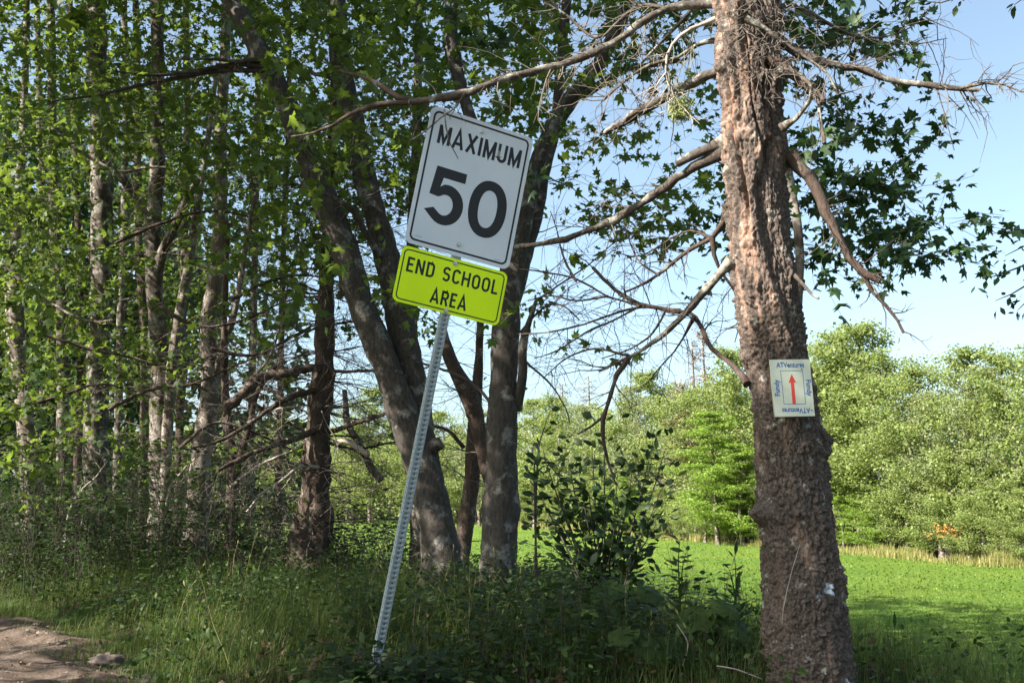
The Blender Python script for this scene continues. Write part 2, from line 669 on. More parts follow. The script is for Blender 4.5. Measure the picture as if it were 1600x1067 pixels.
gx = axis([(-3000, -300, 300), (-300, -60, 30), (-60, -12, 2), (-12, 5, 0.07), (5, 14, 0.4), (14, 60, 2), (60, 300, 30), (300, 3000, 300)])
gy = axis([(-400, -40, 60), (-40, 0, 4), (0, 4, .4), (4, 14.5, 0.07), (14.5, 34, 0.5), (34, 160, 3), (160, 400, 30), (400, 4000, 300)])
GX, GY = np.meshgrid(gx, gy, indexing='ij')
GZ = ground_z(GX, GY)
V = np.stack([GX, GY, GZ], -1).reshape(-1, 3)
nx, ny = len(gx), len(gy)
ii, jj = np.meshgrid(np.arange(nx - 1), np.arange(ny - 1), indexing='ij')
Q = np.stack([ii * ny + jj, (ii + 1) * ny + jj, (ii + 1) * ny + jj + 1, ii * ny + jj + 1], -1).reshape(-1, 4)
cx, cy = V[Q].mean(1)[:, 0], V[Q].mean(1)[:, 1]
is_tr = on_track(cx, cy)
far_line = np.interp(cx, [-400, -60, -25, -6.7, 4.7, 11, 19, 26, 34, 60, 400], [130, 122, 116, 108, 78, 60, 39, 32, 27, 24, 24])
is_fd = (cy > crest(cx) + 3.4 + 0.5 * np.sin(cx * 2.3)) & (cy < far_line + 2)
for nm, mask, mt in (("ground", ~is_tr & ~is_fd, ground_mat()), ("dirt_track", is_tr, dirt_mat()), ("field", is_fd & ~is_tr, field_mat())):
    q = Q[mask]
    u, inv = np.unique(q, return_inverse=True)
    mb = MB()
    mb.add(V[u], inv.reshape(-1, 4))
    o = mb.build(nm, mt, smooth=True)
    o["kind"] = "structure"


# ------------------------------------------------------------------ road sign
XC, YC, ZC = np.array([1, 0, 0.]), UP, -FW
R_cam = np.array([[0.89986088, 0.18486831, 0.39506216], [-0.22119692, 0.97404553, 0.04803371], [-0.37592862, -0.13061019, 0.91739776]])
t_cam = np.array([-0.42027984, 1.24688191, -5.39844412])
C2W = np.stack([XC, YC, ZC], 1)
SR = C2W @ R_cam                       # columns: right, up, normal of the sign
ST = C2W @ t_cam + np.array([0, 0, EYE])


def S(x, y, z=0.0):
    return ST + SR @ np.array([x, y, z])


def SV(a):
    return np.asarray(a) @ SR.T + ST


def rounded(x0, y0, x1, y1, r, n=6):
    pts = []
    for cx_, cy_, a0 in ((x1 - r, y1 - r, 0), (x0 + r, y1 - r, 90), (x0 + r, y0 + r, 180), (x1 - r, y0 + r, 270)):
        for k in range(n + 1):
            a = math.radians(a0 + 90 * k / n)
            pts.append((cx_ + r * math.cos(a), cy_ + r * math.sin(a)))
    return pts


def plate(mb, outline, z0, z1, xf):
    n = len(outline)
    o = np.array(outline)
    c = o.mean(0)
    A = np.c_[o, np.full(n, z1)]
    B = np.c_[o, np.full(n, z0)]
    Vv = np.vstack([A, B, [[c[0], c[1], z1], [c[0], c[1], z0]]])
    tri = [(k, (k + 1) % n, 2 * n) for k in range(n)] + [(n + (k + 1) % n, n + k, 2 * n + 1) for k in range(n)]
    quad = [(k + n, (k + 1) % n + n, (k + 1) % n, k) for k in range(n)]
    Vv = xf(Vv)
    mb.add(Vv, tri)
    mb.add(Vv, quad)


def ring_plate(mb, o1, o2, z, xf):
    n = len(o1)
    Vv = xf(np.vstack([np.c_[o1, np.full(n, z)], np.c_[o2, np.full(n, z)]]))
    mb.add(Vv, [(k, (k + 1) % n, n + (k + 1) % n, n + k) for k in range(n)])


def stroke(mb, pts, w, z, xf, closed=False):
    pts = np.array(pts, float)
    n = len(pts)
    L, Rr = [], []
    for i in range(n):
        if closed:
            a, b = pts[i - 1], pts[(i + 1) % n]
            d1, d2 = unit(pts[i] - a), unit(b - pts[i])
        else:
            d1 = unit(pts[i] - pts[i - 1]) if i else unit(pts[1] - pts[0])
            d2 = unit(pts[i + 1] - pts[i]) if i < n - 1 else d1
        nn = unit(np.array([-(d1 + d2)[1], (d1 + d2)[0]]))
        cc = max(0.35, abs(nn @ np.array([-d1[1], d1[0]])))
        L.append(pts[i] + nn * w / 2 / cc)
        Rr.append(pts[i] - nn * w / 2 / cc)
    V3 = xf(np.vstack([np.c_[L, np.full(n, z)], np.c_[Rr, np.full(n, z)]]))
    mb.add(V3, [(k, n + k, n + (k + 1) % n, (k + 1) % n) for k in range(n if closed else n - 1)])


def arc(cx_, cy_, rx, ry, a0, a1, n=10):
    return [(cx_ + rx * math.cos(math.radians(a0 + (a1 - a0) * k / n)), cy_ + ry * math.sin(math.radians(a0 + (a1 - a0) * k / n))) for k in range(n + 1)]


h = 0.075
GL = {   # glyphs one unit high: (width, [(points, closed)])
    'M': (.78, [([(h, 0), (h, 1)], 0), ([(h * .9, .985), (.39, .12), (.78 - h * .9, .985)], 0), ([(.78 - h, 0), (.78 - h, 1)], 0)]),
    'A': (.72, [([(.065, 0), (.36, .97), (.655, 0)], 0), ([(.17, .27), (.55, .27)], 0)]),
    'X': (.68, [([(.07, 0), (.61, 1)], 0), ([(.61, 0), (.07, 1)], 0)]),
    'I': (.15, [([(h, 0), (h, 1)], 0)]),
    'U': (.60, [([(h, 1), (h, .28)] + arc(.30, .28, .225, .205, 180, 360) + [(.525, 1)], 0)]),
    'E': (.50, [([(.50, 1 - h), (h, 1 - h), (h, h), (.50, h)], 0), ([(h, .52), (.44, .52)], 0)]),
    'N': (.60, [([(h, 0), (h, 1)], 0), ([(h, .98), (.525, .02)], 0), ([(.525, 0), (.525, 1)], 0)]),
    'D': (.58, [([(h, h), (h, 1 - h), (.30, 1 - h)] + arc(.30, .70, .205, .225, 90, 0, 6) + arc(.30, .30, .205, .225, 0, -90, 6), 1)]),
    'S': (.56, [(arc(.28, .72, .205, .205, 20, 180, 8) + arc(.28, .68, .205, .16, 190, 255, 4) + arc(.28, .33, .205, .19, 75, 0, 5) + arc(.28, .28, .205, .205, 0, -160, 8), 0)]),
    'C': (.56, [(arc(.30, .70, .225, .225, 15, 180, 8) + arc(.30, .30, .225, .225, 180, 345, 8), 0)]),
    'H': (.60, [([(h, 0), (h, 1)], 0), ([(h, .52), (.525, .52)], 0), ([(.525, 0), (.525, 1)], 0)]),
    'O': (.60, [(arc(.30, .70, .225, .225, 0, 180, 10) + arc(.30, .30, .225, .225, 180, 360, 10), 1)]),
    'L': (.48, [([(h, 1), (h, h), (.48, h)], 0)]),
    'R': (.60, [([(h, 0), (h, 1 - h), (.34, 1 - h)] + arc(.34, .70, .185, .225, 90, -90, 10) + [(h, .475)], 0), ([(.33, .475), (.53, 0)], 0)]),
}


def lettering(text, x0, x1, y0, y1, z, w, xf, mb):
    H_ = y1 - y0
    gap = 0.17
    tot = sum((GL[c][0] if c != ' ' else .30) + gap for c in text) - gap
    sx = (x1 - x0) / tot
    x = x0
    k = 0
    for c in text:
        if c == ' ':
            x += (.30 + gap) * sx
            continue
        for pts, cl in GL[c][1]:
            stroke(mb, [(x + px_ * sx, y0 + py_ * H_) for px_, py_ in pts], w, z + 0.00004 * (k % 5), xf, bool(cl))
            k += 1
        x += (GL[c][0] + gap) * sx


sign_base = S(0.313, -2.784)
sign_base[2] = float(ground_z(sign_base[0], sign_base[1]))
sign = thing("speed_limit_sign", "leaning steel post with a white MAXIMUM 50 board over a lime END SCHOOL AREA tab", "road sign", sign_base)
mb = MB()
plate(mb, rounded(0, -.75, .60, 0, .038), -.0025, 0, SV)
pnl = mb.build("sign_panel", M['white'], sign)
pnl["label"] = "white rectangular board reading MAXIMUM 50"
mb = MB()
ring_plate(mb, rounded(.020, -.730, .580, -.020, .032), rounded(.0305, -.7195, .5695, -.0305, .0225), .0006, SV)
mb.build("border", M['black'], pnl)
mb = MB()
lettering("MAXIMUM", .066, .546, -.190, -.088, .0006, .0165, SV, mb)
mb.build("lettering", M['black'], pnl)


def blob_outline(segs):
    return segs


# 5: outline pieces of varying width; 0: ring
mb = MB()
th5 = .052
zz = .0006
q = [(.094, -.308), (.265, -.308), (.265, -.362), (.140, -.362)]
mb.add(SV([(x, y, zz) for x, y in q]), [(0, 3, 2, 1)])
q = [(.094, -.308), (.1422, -.361), (.1300, -.425), (.080, -.463)]
mb.add(SV([(x, y, zz + .0001) for x, y in q]), [(0, 3, 2, 1)])
outer = arc(.178, -.502, .101, .109, 128, -138, 22)
inner = arc(.174, -.504, .0465, .056, 140, -128, 22)
outer[0] = (.080, -.463)
inner[0] = (.131, -.468)
outer[1] = (.118, -.425)
outer[-1] = (.068, -.550)
inner[-1] = (.117, -.529)
n_ = len(outer)
mb.add(SV([(x, y, zz + .0002) for x, y in outer + inner]), [(k, n_ + k, n_ + k + 1, k + 1) for k in range(n_ - 1)])
mb.build("numeral", M['black'], pnl)
mb = MB()


def sup(cx_, cy_, a, b, e, n=40):
    o = []
    for k in range(n):
        t_ = 2 * math.pi * k / n
        c, s_ = math.cos(t_), math.sin(t_)
        o.append((cx_ + a * math.copysign(abs(c) ** e, c), cy_ + b * math.copysign(abs(s_) ** e, s_)))
    return o


ring_plate(mb, sup(.415, -.459, .109, .156, .92), sup(.415, -.459, .053, .103, .90), zz, SV)
mb.build("numeral", M['black'], pnl)
mb = MB()
plate(mb, rounded(-.002, -1.062, .602, -.766, .034), -.0025, 0.0002, SV)
tabp = mb.build("sign_panel", M['lime'], sign)
tabp["label"] = "lime yellow tab board reading END SCHOOL AREA"
mb = MB()
ring_plate(mb, rounded(.012, -1.048, .588, -.780, .026), rounded(.0185, -1.0415, .5815, -.7865, .020), .0008, SV)
mb.build("border", M['black'], tabp)
mb = MB()
lettering("END SCHOOL", .040, .560, -.897, -.819, .0008, .0122, SV, mb)
lettering("AREA", .198, .402, -1.024, -.947, .0008, .0122, SV, mb)
mb.build("lettering", M['black'], tabp)
mb = MB()                                       # fine print in the lower corners
for x_, y_ in ((.050, -.703), (.505, -.712)):
    for k in range(9):
        stroke(mb, [(x_ + k * .0045, y_), (x_ + k * .0045 + .0026, y_ + random.uniform(0, .003))], .0022, .0007, SV)
mb.build("fine_print", M['black'], pnl)
for bx_, by_ in ((.299, -.055), (.294, -.687), (.296, -.791), (.297, -1.048)):
    mb = MB()
    for rr, z0, z1 in ((.0135, .0004, .0026), (.0085, .0026, .009)):
        hexo = [(bx_ + rr * math.cos(math.pi * k / (6 if rr > .01 else 3)), by_ + rr * math.sin(math.pi * k / (6 if rr > .01 else 3))) for k in range(12 if rr > .01 else 6)]
        plate(mb, hexo, z0, z1, SV)
    mb.build("bolt", M['bolt'], sign)
# perforated square tube, real holes on all four sides
mb = MB()
HW, PITCHH = .0215, .0254
cxp = .303
y_top, y_bot = -0.02, -3.35
zc_ = -.0029 - HW
nh = int((y_top - y_bot) / PITCHH)
oct_ = [(math.cos(math.pi / 8 + k * math.pi / 4), math.sin(math.pi / 8 + k * math.pi / 4)) for k in range(8)]
for side in range(4):
    ca, sa = math.cos(side * math.pi / 2), math.sin(side * math.pi / 2)
    for k in range(nh):
        yc = y_top - (k + .5) * PITCHH
        hh = PITCHH / 2
        sq = [(HW, hh * .42), (HW * .42, hh), (-HW * .42, hh), (-HW, hh * .42), (-HW, -hh * .42), (-HW * .42, -hh), (HW * .42, -hh), (HW, -hh * .42)]
        vv = []
        for (a, b_) in sq:
            vv.append((a, b_, HW))
        for (a, b_) in oct_:
            vv.append((a * .0042, b_ * .0042, HW))
        for (a, b_) in oct_:
            vv.append((a * .0042, b_ * .0042, HW - .0015))
        vv += [(HW, hh, HW), (-HW, hh, HW), (-HW, -hh, HW), (HW, -hh, HW)]
        vv = np.array(vv)
        vv = np.c_[cxp + vv[:, 0] * ca + vv[:, 2] * sa, yc + vv[:, 1], zc_ - vv[:, 0] * sa + vv[:, 2] * ca]
        fq = [(j, (j + 1) % 8, 8 + (j + 1) % 8, 8 + j) for j in range(8)] + [(8 + j, 8 + (j + 1) % 8, 16 + (j + 1) % 8, 16 + j) for j in range(8)]
        W_ = SV(vv)
        mb.add(W_, fq)
        mb.add(W_, [(0, 24, 1), (2, 25, 3), (4, 26, 5), (6, 27, 7)])
mb.build("post", M['steel'], sign)

# ------------------------------------------------------------------ the old spruce on the right
SPY = 5.0
Lp = [(-900, 1092), (-420, 1098), (-120, 1106), (0, 1110), (60, 1115), (150, 1122), (240, 1130), (300, 1133), (380, 1138), (480, 1150), (560, 1163), (640, 1174), (700, 1180),
      (745, 1186), (800, 1184), (860, 1190), (930, 1192), (1000, 1195), (1067, 1203), (1180, 1204), (1300, 1190), (1420, 1150)]
Rp = [(-900, 1175), (-420, 1195), (-120, 1214), (0, 1222), (60, 1226), (150, 1224), (240, 1231), (300, 1233), (380, 1241), (450, 1253), (520, 1261), (600, 1270), (700, 1287),
      (780, 1297), (860, 1308), (930, 1321), (1000, 1328), (1067, 1333), (1180, 1342), (1300, 1372), (1420, 1420)]
ys = np.concatenate([np.linspace(-900, -60, 40)[:-1], np.linspace(-60, 1080, 560), np.linspace(1083, 1400, 60)])
lx = np.interp(ys, *zip(*Lp))
rx_ = np.interp(ys, *zip(*Rp))
ctr = np.array([P((a + b) / 2, y, SPY) for a, b, y in zip(lx, rx_, ys)])
radius = np.array([(P(b, y, SPY)[0] - P(a, y, SPY)[0]) / 2 for a, b, y in zip(lx, rx_, ys)]) * 0.97 - .010 - .020 * np.clip((640 - ys) / 220, 0, 1)
NT = 260
theta = np.arange(NT) * 2 * math.pi / NT            # 0 = +X, -pi/2 faces the camera
BUMPS = [(1190, 800, .085, .060, .055), (1230, 235, .030, .05, .05), (1150, 228, .028, .035, .035), (1130, 110, .03, .04, .04), (1250, 700, .012, .04, .03), (1285, 690, .05, .02, .03), (1292, 705, .03, .03, .02), (1135, 560, .02, .03, .03), (1300, 900, .02, .04, .05),
         (1235, 800, .015, .04, .035), (1195, 225, .02, .03, .03), (1215, 45, .03, .05, .06), (1150, 30, .03, .05, .05), (1200, 420, .012, .03, .06)]
bump_pts = []
for bx_, by_, amp, sx_, sy_ in BUMPS:
    i = int(np.argmin(np.abs(ys - by_)))
    c = np.clip(((bx_ - (lx[i] + rx_[i]) / 2) / ((rx_[i] - lx[i]) / 2)), -.97, .97)
    bump_pts.append((-math.acos(c), ctr[i][2], amp, sx_, sy_))
# the bark stands proud left of this line and is sunken to its right
STEP = [(-900, 1140), (-100, 1150), (60, 1146), (105, 1148), (150, 1172), (190, 1190), (225, 1196), (250, 1182), (300, 1170), (350, 1173), (400, 1182), (450, 1197), (500, 1214), (560, 1228), (640, 1240), (1400, 1260)]
disp = np.zeros((len(ys), NT))
raw = np.zeros((len(ys), NT))
paint = np.zeros((len(ys), NT))
PAINT = [(1280, 915, .022, .034, .9), (1261, 928, .012, .016, .45), (1306, 1062, .03, .028, .8), (1247, 668, .02, .012, .35), (1222, 645, .010, .012, .3)]
paint_pts = []
for bx_, by_, sx_, sy_, am in PAINT:
    i = int(np.argmin(np.abs(ys - by_)))
    c = np.clip(((bx_ - (lx[i] + rx_[i]) / 2) / ((rx_[i] - lx[i]) / 2)), -.97, .97)
    paint_pts.append((-math.acos(c), ctr[i][2], sx_, sy_, am))
nz = noise.noise
np_step = np.interp(ys, *zip(*STEP))
for i in range(len(ys)):
    z = ctr[i][2]
    r = radius[i]
    up = float(sstep(640, 420, ys[i]) if ys[i] > 420 else 1.0)
    if ys[i] < -100:
        up = 0.6
    for j in range(NT):
        a = theta[j]
        if math.sin(a) > 0.35 and (j % 1 == 0):
            # side away from the road: coarser
            disp[i, j] = 0.006 * nz((a * 3, z * 9, 2.0))
            continue
        u = a * 0.19
        tw = u + 0.10 * z + 0.035 * nz((z * 2.2, 3.0, u * 3))       # ridges twist round the trunk
        ridge = 1 - abs(nz((tw * 17, z * 0.9, 5.0))) * 2.6
        ridge2 = 1 - abs(nz((tw * 42, z * 2.0, 9.0))) * 2.2
        strip = max(0.0, min(1.0, (nz((tw * 5.5 + 3.1, z * 0.55, 1.0)) + 0.22 + 0.30 * (-(a + 1.7))) * 3.0)) * up   # peeled strips mostly on the left
        wx, wz = nz((u * 25, z * 25, 0.5)) * .35, nz((u * 25, z * 25, 8.5)) * .35
        am_ = .55 + .9 * nz((u * 6, z * 5, 77))
        zp = 19 * (1 - .55 * up)
        d2 = noise.voronoi((u * 30 + wx * 1.6, z * zp + wz * 1.6, 0.3))[0]
        edge_ = min(1.0, (d2[1] - d2[0]) * 4.0)
        cp = noise.voronoi((u * 30 + wx * 1.6, z * zp + wz * 1.6, 0.3))[1][0]
        cr = math.sin(cp[0] * 12.9 + cp[1] * 78.2 + cp[2] * 3.1) * .5 + .5
        plate_h = edge_ * (.35 + .65 * cr + .55 * (cp[1] - (z * zp + wz * 1.6)) + .4 * (u * 30 + wx * 1.6 - cp[0]) * (cr - .5))
        zs = 1 - .66 * up * (1.0 if a < -1.25 else .5)
        d3 = noise.voronoi((u * 80 + wx * 2, z * 62 * zs + wz * 2, 4.3))[0]
        fl = min(1.0, (d3[1] - d3[0]) * 2.2)
        rough_ = (0.019 * plate_h + 0.008 * fl) * (.6 + .4 * am_) * (1 - .55 * up * (a < -1.2)) + 0.007 * nz((u * 70, z * 55 * zs, 1)) + 0.005 * nz((u * 160, z * 130 * zs, 6)) + .010 * nz((u * 34, z * 14 * zs, 9))
        smooth_ = 0.026 * ridge + 0.006 * ridge2 + 0.003 * nz((u * 60, z * 22, 1)) + 0.004 * nz((u * 120, z * 60, 3))
        d = rough_ * (1 - strip) + (smooth_ - 0.006) * strip
        if math.sin(a) < 0:
            lx_ = (np_step[i] - (lx[i] + rx_[i]) / 2) / ((rx_[i] - lx[i]) / 2)
            e_ = math.cos(a) - lx_ + 0.10 * nz((z * 7, 2.0, 60)) + 0.05 * nz((z * 25, u * 10, 61))
            sg = 1 / (1 + math.exp(-max(-30, min(30, e_ * 26))))
            d += (0.024 * (1 - sg) - 0.030 * sg * math.exp(-max(0, e_) * 1.6) + 0.006) * up
            d -= 0.022 * math.exp(-(((math.cos(a) + .62) + .10 * nz((z * 3, 5, 70))) / .07) ** 2) * up
        groove = abs(nz((tw * 6.5 - 2.0, z * 0.6, 12.0)))
        d -= 0.036 * max(0.0, 1 - groove * 11) * up
        d += 0.018 * nz((u * 7, z * 3.2, 20))
        for (ba, bz, amp, sx_, sy_) in bump_pts:
            da = (a - 2 * math.pi if a > math.pi else a) - ba
            e = (da * r / sx_) ** 2 + ((z - bz) / sy_) ** 2
            if e < 6:
                d += amp * math.exp(-e)
        disp[i, j] = d
        raw[i, j] = strip * min(1, max(0, .15 + 1.6 * nz((u * 26, z * 4, 31)) + .5 * nz((u * 60, z * 30, 32)))) * (0.5 + .5 * ridge2)
        if math.sin(a) < 0:
            raw[i, j] = max(raw[i, j], (1 - sg) * up * max(0.0, min(.75, .12 + 1.5 * nz((tw * 26, z * 3.0, 44)) + .5 * nz((u * 40, z * 24, 45)))))
        if not strip > .5:
            raw[i, j] = max(raw[i, j], max(0, nz((u * 9, z * 2.6, 40)) * 1.7 - .55))
        pv = 0.0
        for (ba, bz, sx_, sy_, am) in paint_pts:
            da = (a - 2 * math.pi if a > math.pi else a) - ba
            e = math.hypot(da * r / sx_, (z - bz) / sy_) + 0.7 * nz((u * 45, z * 45, 55))
            if e < 1:
                pv = max(pv, am * min(1, (1 - e) * 5) * (0.4 + 0.6 * plate_h))
        paint[i, j] = pv
rr = radius[:, None] + disp
VX = ctr[:, None, 0] + rr * np.cos(theta)[None, :]
VY = ctr[:, None, 1] + rr * np.sin(theta)[None, :]
VZ = np.repeat(ctr[:, 2][:, None], NT, 1)
Vt = np.stack([VX, VY, VZ], -1).reshape(-1, 3)
m_ = len(ys)
i_ = np.arange(m_ - 1)[:, None] * NT
j_ = np.arange(NT)[None, :]
Fq = np.stack([i_ + NT + j_, i_ + NT + (j_ + 1) % NT, i_ + (j_ + 1) % NT, i_ + j_], -1).reshape(-1, 4)


def spruce_mat():
    m, nt, b = newmat("old_spruce_bark")
    v = coords(nt)
    vs = coords(nt, (1, 1, .35))
    n1 = noise_tex(nt, v, 85, 5, 0.7)
    n2 = noise_tex(nt, v, 14, 5, 0.65)
    n3 = noise_tex(nt, vs, 60, 4, 0.6)
    base = ramp(nt, [(0.28, (.028, .020, .017)), (0.5, (.080, .060, .050)), (0.72, (.20, .162, .138))], n1)
    lich = ramp(nt, [(0.60, (0, 0, 0)), (0.68, (1, 1, 1))], n2)
    c = mixc(nt, lich.outputs[0], base.outputs[0], (.30, .28, .24))
    rawc = ramp(nt, [(0.3, (.19, .085, .05)), (0.5, (.31, .19, .135)), (0.7, (.42, .34, .28))], n3)
    at = N(nt, "ShaderNodeAttribute", _attribute_name="raw")
    c = mixc(nt, at.outputs["Fac"], c, rawc.outputs[0])
    pt = N(nt, "ShaderNodeAttribute", _attribute_name="paint")
    c = mixc(nt, pt.outputs["Fac"], c, (.62, .70, .80))
    nt.links.new(c, b.inputs["Base Color"])
    b.inputs["Roughness"].default_value = 0.88
    b.inputs["Specular IOR Level"].default_value = 0.2
    bump(nt, b, n1, 0.7, 0.008)
    return m


sp_base = np.array([ctr[-1][0], ctr[-1][1], float(ground_z(ctr[-1][0], ctr[-1][1]))])
spruce = thing("spruce_tree", "thick half dead conifer with peeling reddish bark carrying the square trail board", "tree", sp_base)
mb = MB()
mb.add(Vt, Fq)
mb.attrs = {"raw": raw.ravel(), "paint": paint.ravel()}
mb.build("trunk", spruce_mat(), spruce, smooth=True)


def branch(parent, pts, Y0, Y1, w0, w1, mat='dead', twigs=8, tl=.35, tr=.004, tmat='deadtwig', jag=False, label=None, rough=.10, step=.05, sub=2, tlo=.15, n=8, droop=.04):
    """a limb along photo-traced points whose depth runs from Y0 to Y1; w0, w1 widths in photo pixels"""
    pts = np.asarray(pts, float)
    s = np.concatenate([[0], np.cumsum(np.linalg.norm(np.diff(pts, axis=0), axis=1))])
    s /= s[-1]
    Yd = Y0 + (Y1 - Y0) * s
    p3 = np.array([P(a, b_, y) for (a, b_), y in zip(pts, Yd)])
    rd = (w0 + (w1 - w0) * s) / 2 * Yd / F
    sp, sr = smooth_path(p3, rd, step)
    sp = sp + RNG.normal(0, 0.16, sp.shape) * sr[:, None]
    if parent is spruce:
        q_ = np.concatenate([[0], np.cumsum(np.linalg.norm(np.diff(sp, axis=0), axis=1))])
        sr = sr * (1 + .9 * np.exp(-q_ / .07) * (abs(sp[0][0] - 1.2) < .35)) * (1 + .16 * np.sin(q_ * 31 + pts[0][0]) * np.sin(q_ * 13))
        twigs = int(twigs * 1.6)
    mb = MB()
    tube(mb, sp, sr, n, rough)
    o = mb.build("branch", M[mat], parent, smooth=True)
    if label:
        o["label"] = label
    if twigs:
        t = MB()
        dead_twigs(t, sp, sr, twigs, tl, tr, droop, sub, tlo)
        if mat == tmat:
            pass
        tw_ = t.build("twigs", M[tmat], parent if parent.parent is not None else o, kind="stuff")
        if tw_ is not None and tw_.parent is o:
            tw_.location = (0, 0, 0)
    return sp, sr, o


B = lambda *a, **k: branch(spruce, *a, **k)
B([(1135, 2), (1090, 8), (1045, 12), (1005, 35), (955, 68), (890, 98), (800, 120), (720, 148), (660, 158), (640, 161)], 4.98, 5.02, 13, 12, twigs=26, tl=.4, label="long lichen covered branch reaching over the white sign")
B([(655, 158), (600, 163), (560, 172), (520, 195), (490, 208), (455, 214)], 5.02, 5.3, 11, 3, 'bark_dark', twigs=8, tl=.2, tr=.002, tmat='darktwig')
B([(655, 160), (620, 150), (590, 132), (560, 118), (530, 112)], 5.02, 5.2, 11, 4, 'bark_dark', twigs=6, tl=.2, tr=.002, tmat='darktwig')
B([(725, 148), (712, 168), (690, 183), (668, 202), (640, 222)], 5.0, 4.95, 4, 2, twigs=0)
B([(694, 172), (697, 200), (703, 225), (716, 248)], 5.0, 4.95, 3, 1.5, twigs=6, tl=.10, tr=.0015)
B([(1145, 103), (1105, 118), (1075, 132), (1040, 152), (1000, 176), (944, 209)], 5.0, 5.45, 18, 12, twigs=14, tl=.28, label="stubby broken branch ending in the open sky", rough=.16)
B([(1145, 215), (1110, 232), (1085, 243), (1060, 256)], 4.98, 5.15, 17, 13, twigs=0, label="short grey broken stub")
B([(1142, 228), (1105, 252), (1070, 272), (1030, 300), (985, 330), (930, 356), (870, 377), (805, 386)], 5.0, 5.8, 19, 7, twigs=16, tl=.35, rough=.08)
B([(1138, 320), (1130, 350), (1112, 372), (1080, 388), (1050, 412), (1012, 440), (975, 457)], 5.0, 5.4, 10, 3, 'bark_dark', twigs=10, tl=.28, tmat='darktwig')
B([(1112, 368), (1115, 398), (1132, 432), (1152, 462), (1156, 500), (1148, 535)], 5.05, 5.2, 6, 2, 'bark_dark', twigs=6, tl=.2, tmat='darktwig')
B([(1145, 408), (1112, 440), (1072, 488), (1030, 528), (985, 556), (935, 580)], 4.98, 5.45, 13, 4, twigs=12, tl=.35)
B([(985, 556), (965, 585), (955, 615), (942, 655), (943, 692), (950, 720), (962, 757)], 5.32, 5.5, 9, 3, 'bark_dark', twigs=6, tl=.22, tmat='darktwig')
B([(945, 650), (925, 665), (903, 678)], 5.42, 5.5, 5, 3, 'bark_dark', twigs=0)
B([(1168, 600), (1150, 575), (1112, 543), (1088, 497), (1062, 487), (1000, 474), (960, 452), (926, 418)], 4.98, 5.6, 8, 5, 'bark_dark', twigs=14, tl=.38, tmat='darktwig')
B([(1062, 487), (1000, 480), (940, 497), (900, 510), (850, 520), (810, 522)], 5.3, 5.8, 5, 2, 'bark_dark', twigs=14, tl=.32, tr=.0028, tmat='darktwig')
B([(1000, 478), (950, 463), (900, 436), (850, 425), (810, 420)], 5.4, 5.8, 4, 2, 'bark_dark', twigs=10, tl=.3, tr=.0028, tmat='darktwig')
B([(1110, 0), (1060, 15), (1000, 10), (960, 40), (930, 60), (880, 20), (850, 5)], 5.05, 5.6, 8, 3, twigs=22, tl=.45)
B([(1130, 60), (1090, 70), (1060, 90), (1020, 100), (985, 120), (940, 160)], 5.05, 5.6, 8, 3, twigs=18, tl=.4)
B([(1120, 30), (1080, 45), (1050, 70), (1040, 110), (1055, 160), (1050, 190)], 4.98, 5.1, 6, 2, 'palewood', twigs=14, tl=.25, tmat='palewood')
for pts in ([(1000, 478), (960, 500), (915, 520), (870, 548), (835, 560)], [(1040, 486), (1020, 520), (985, 545), (940, 560)], [(1085, 495), (1060, 540), (1030, 575), (1010, 600)], [(950, 463), (900, 470), (860, 462), (825, 470)],
            [(1110, 372), (1080, 360), (1050, 372), (1000, 400), (960, 395)], [(980, 556), (930, 545), (885, 560), (850, 590)], [(900, 440), (880, 400), (870, 360), (860, 330)], [(1030, 430), (1000, 410), (985, 380), (975, 350)]):
    B(pts, 5.2, 5.7, 4, 1.5, 'bark_dark', twigs=12, tl=.3, tr=.0024, tmat='darktwig')
# right-hand side
B([(1195, 45), (1230, 72), (1285, 98), (1340, 105), (1380, 124), (1440, 133), (1490, 138), (1530, 141)], 4.98, 4.8, 15, 7, twigs=16, tl=.35, label="long crooked lichen covered branch pointing right", rough=.15)
B([(1500, 138), (1540, 130), (1570, 133), (1597, 145)], 4.6, 4.5, 6, 2, twigs=12, tl=.16)
B([(1165, 30), (1190, 42), (1230, 70), (1270, 98), (1295, 120), (1310, 150)], 4.78, 4.7, 7, 4, 'dead', twigs=8, tl=.25, label="bare pale branch")
B([(1205, 88), (1235, 112), (1262, 135), (1287, 160)], 4.9, 4.7, 19, 14, 'bark_dark', twigs=3, tl=.2, tmat='darktwig', label="thick dark broken stub")
B([(1225, 240), (1250, 262), (1275, 298), (1298, 345), (1318, 385), (1340, 420), (1371, 438)], 4.98, 4.8, 18, 12, 'bark_dark', twigs=12, tl=.25, tmat='darktwig', rough=.15, label="thick dark drooping broken limb")
B([(1345, 425), (1362, 455), (1385, 478), (1402, 500), (1412, 520)], 4.82, 4.8, 6, 4, 'bark_dark', twigs=4, tl=.15, tmat='darktwig')
B([(1352, 432), (1372, 460), (1384, 490), (1383, 525)], 4.82, 4.8, 3, 1.5, twigs=2, tl=.1, tr=.0015)
B([(1215, 110), (1250, 118), (1275, 150), (1283, 190), (1288, 225)], 4.8, 4.6, 8, 6, twigs=6, tl=.2)
B([(1220, 200), (1245, 185), (1265, 160), (1270, 130)], 4.8, 4.6, 8, 5, twigs=5, tl=.2)
B([(1232, 420), (1250, 440), (1268, 460), (1279, 467)], 4.9, 4.8, 5, 4, twigs=0)
B([(1180, 20), (1240, 10), (1300, 40), (1350, 60), (1410, 50), (1450, 20)], 5.0, 5.4, 8, 1.5, twigs=16, tl=.35, tr=.003)
B([(1200, 60), (1260, 75), (1330, 60), (1420, 70), (1480, 60)], 5.1, 5.6, 5, 1.5, twigs=14, tl=.35, tr=.003)
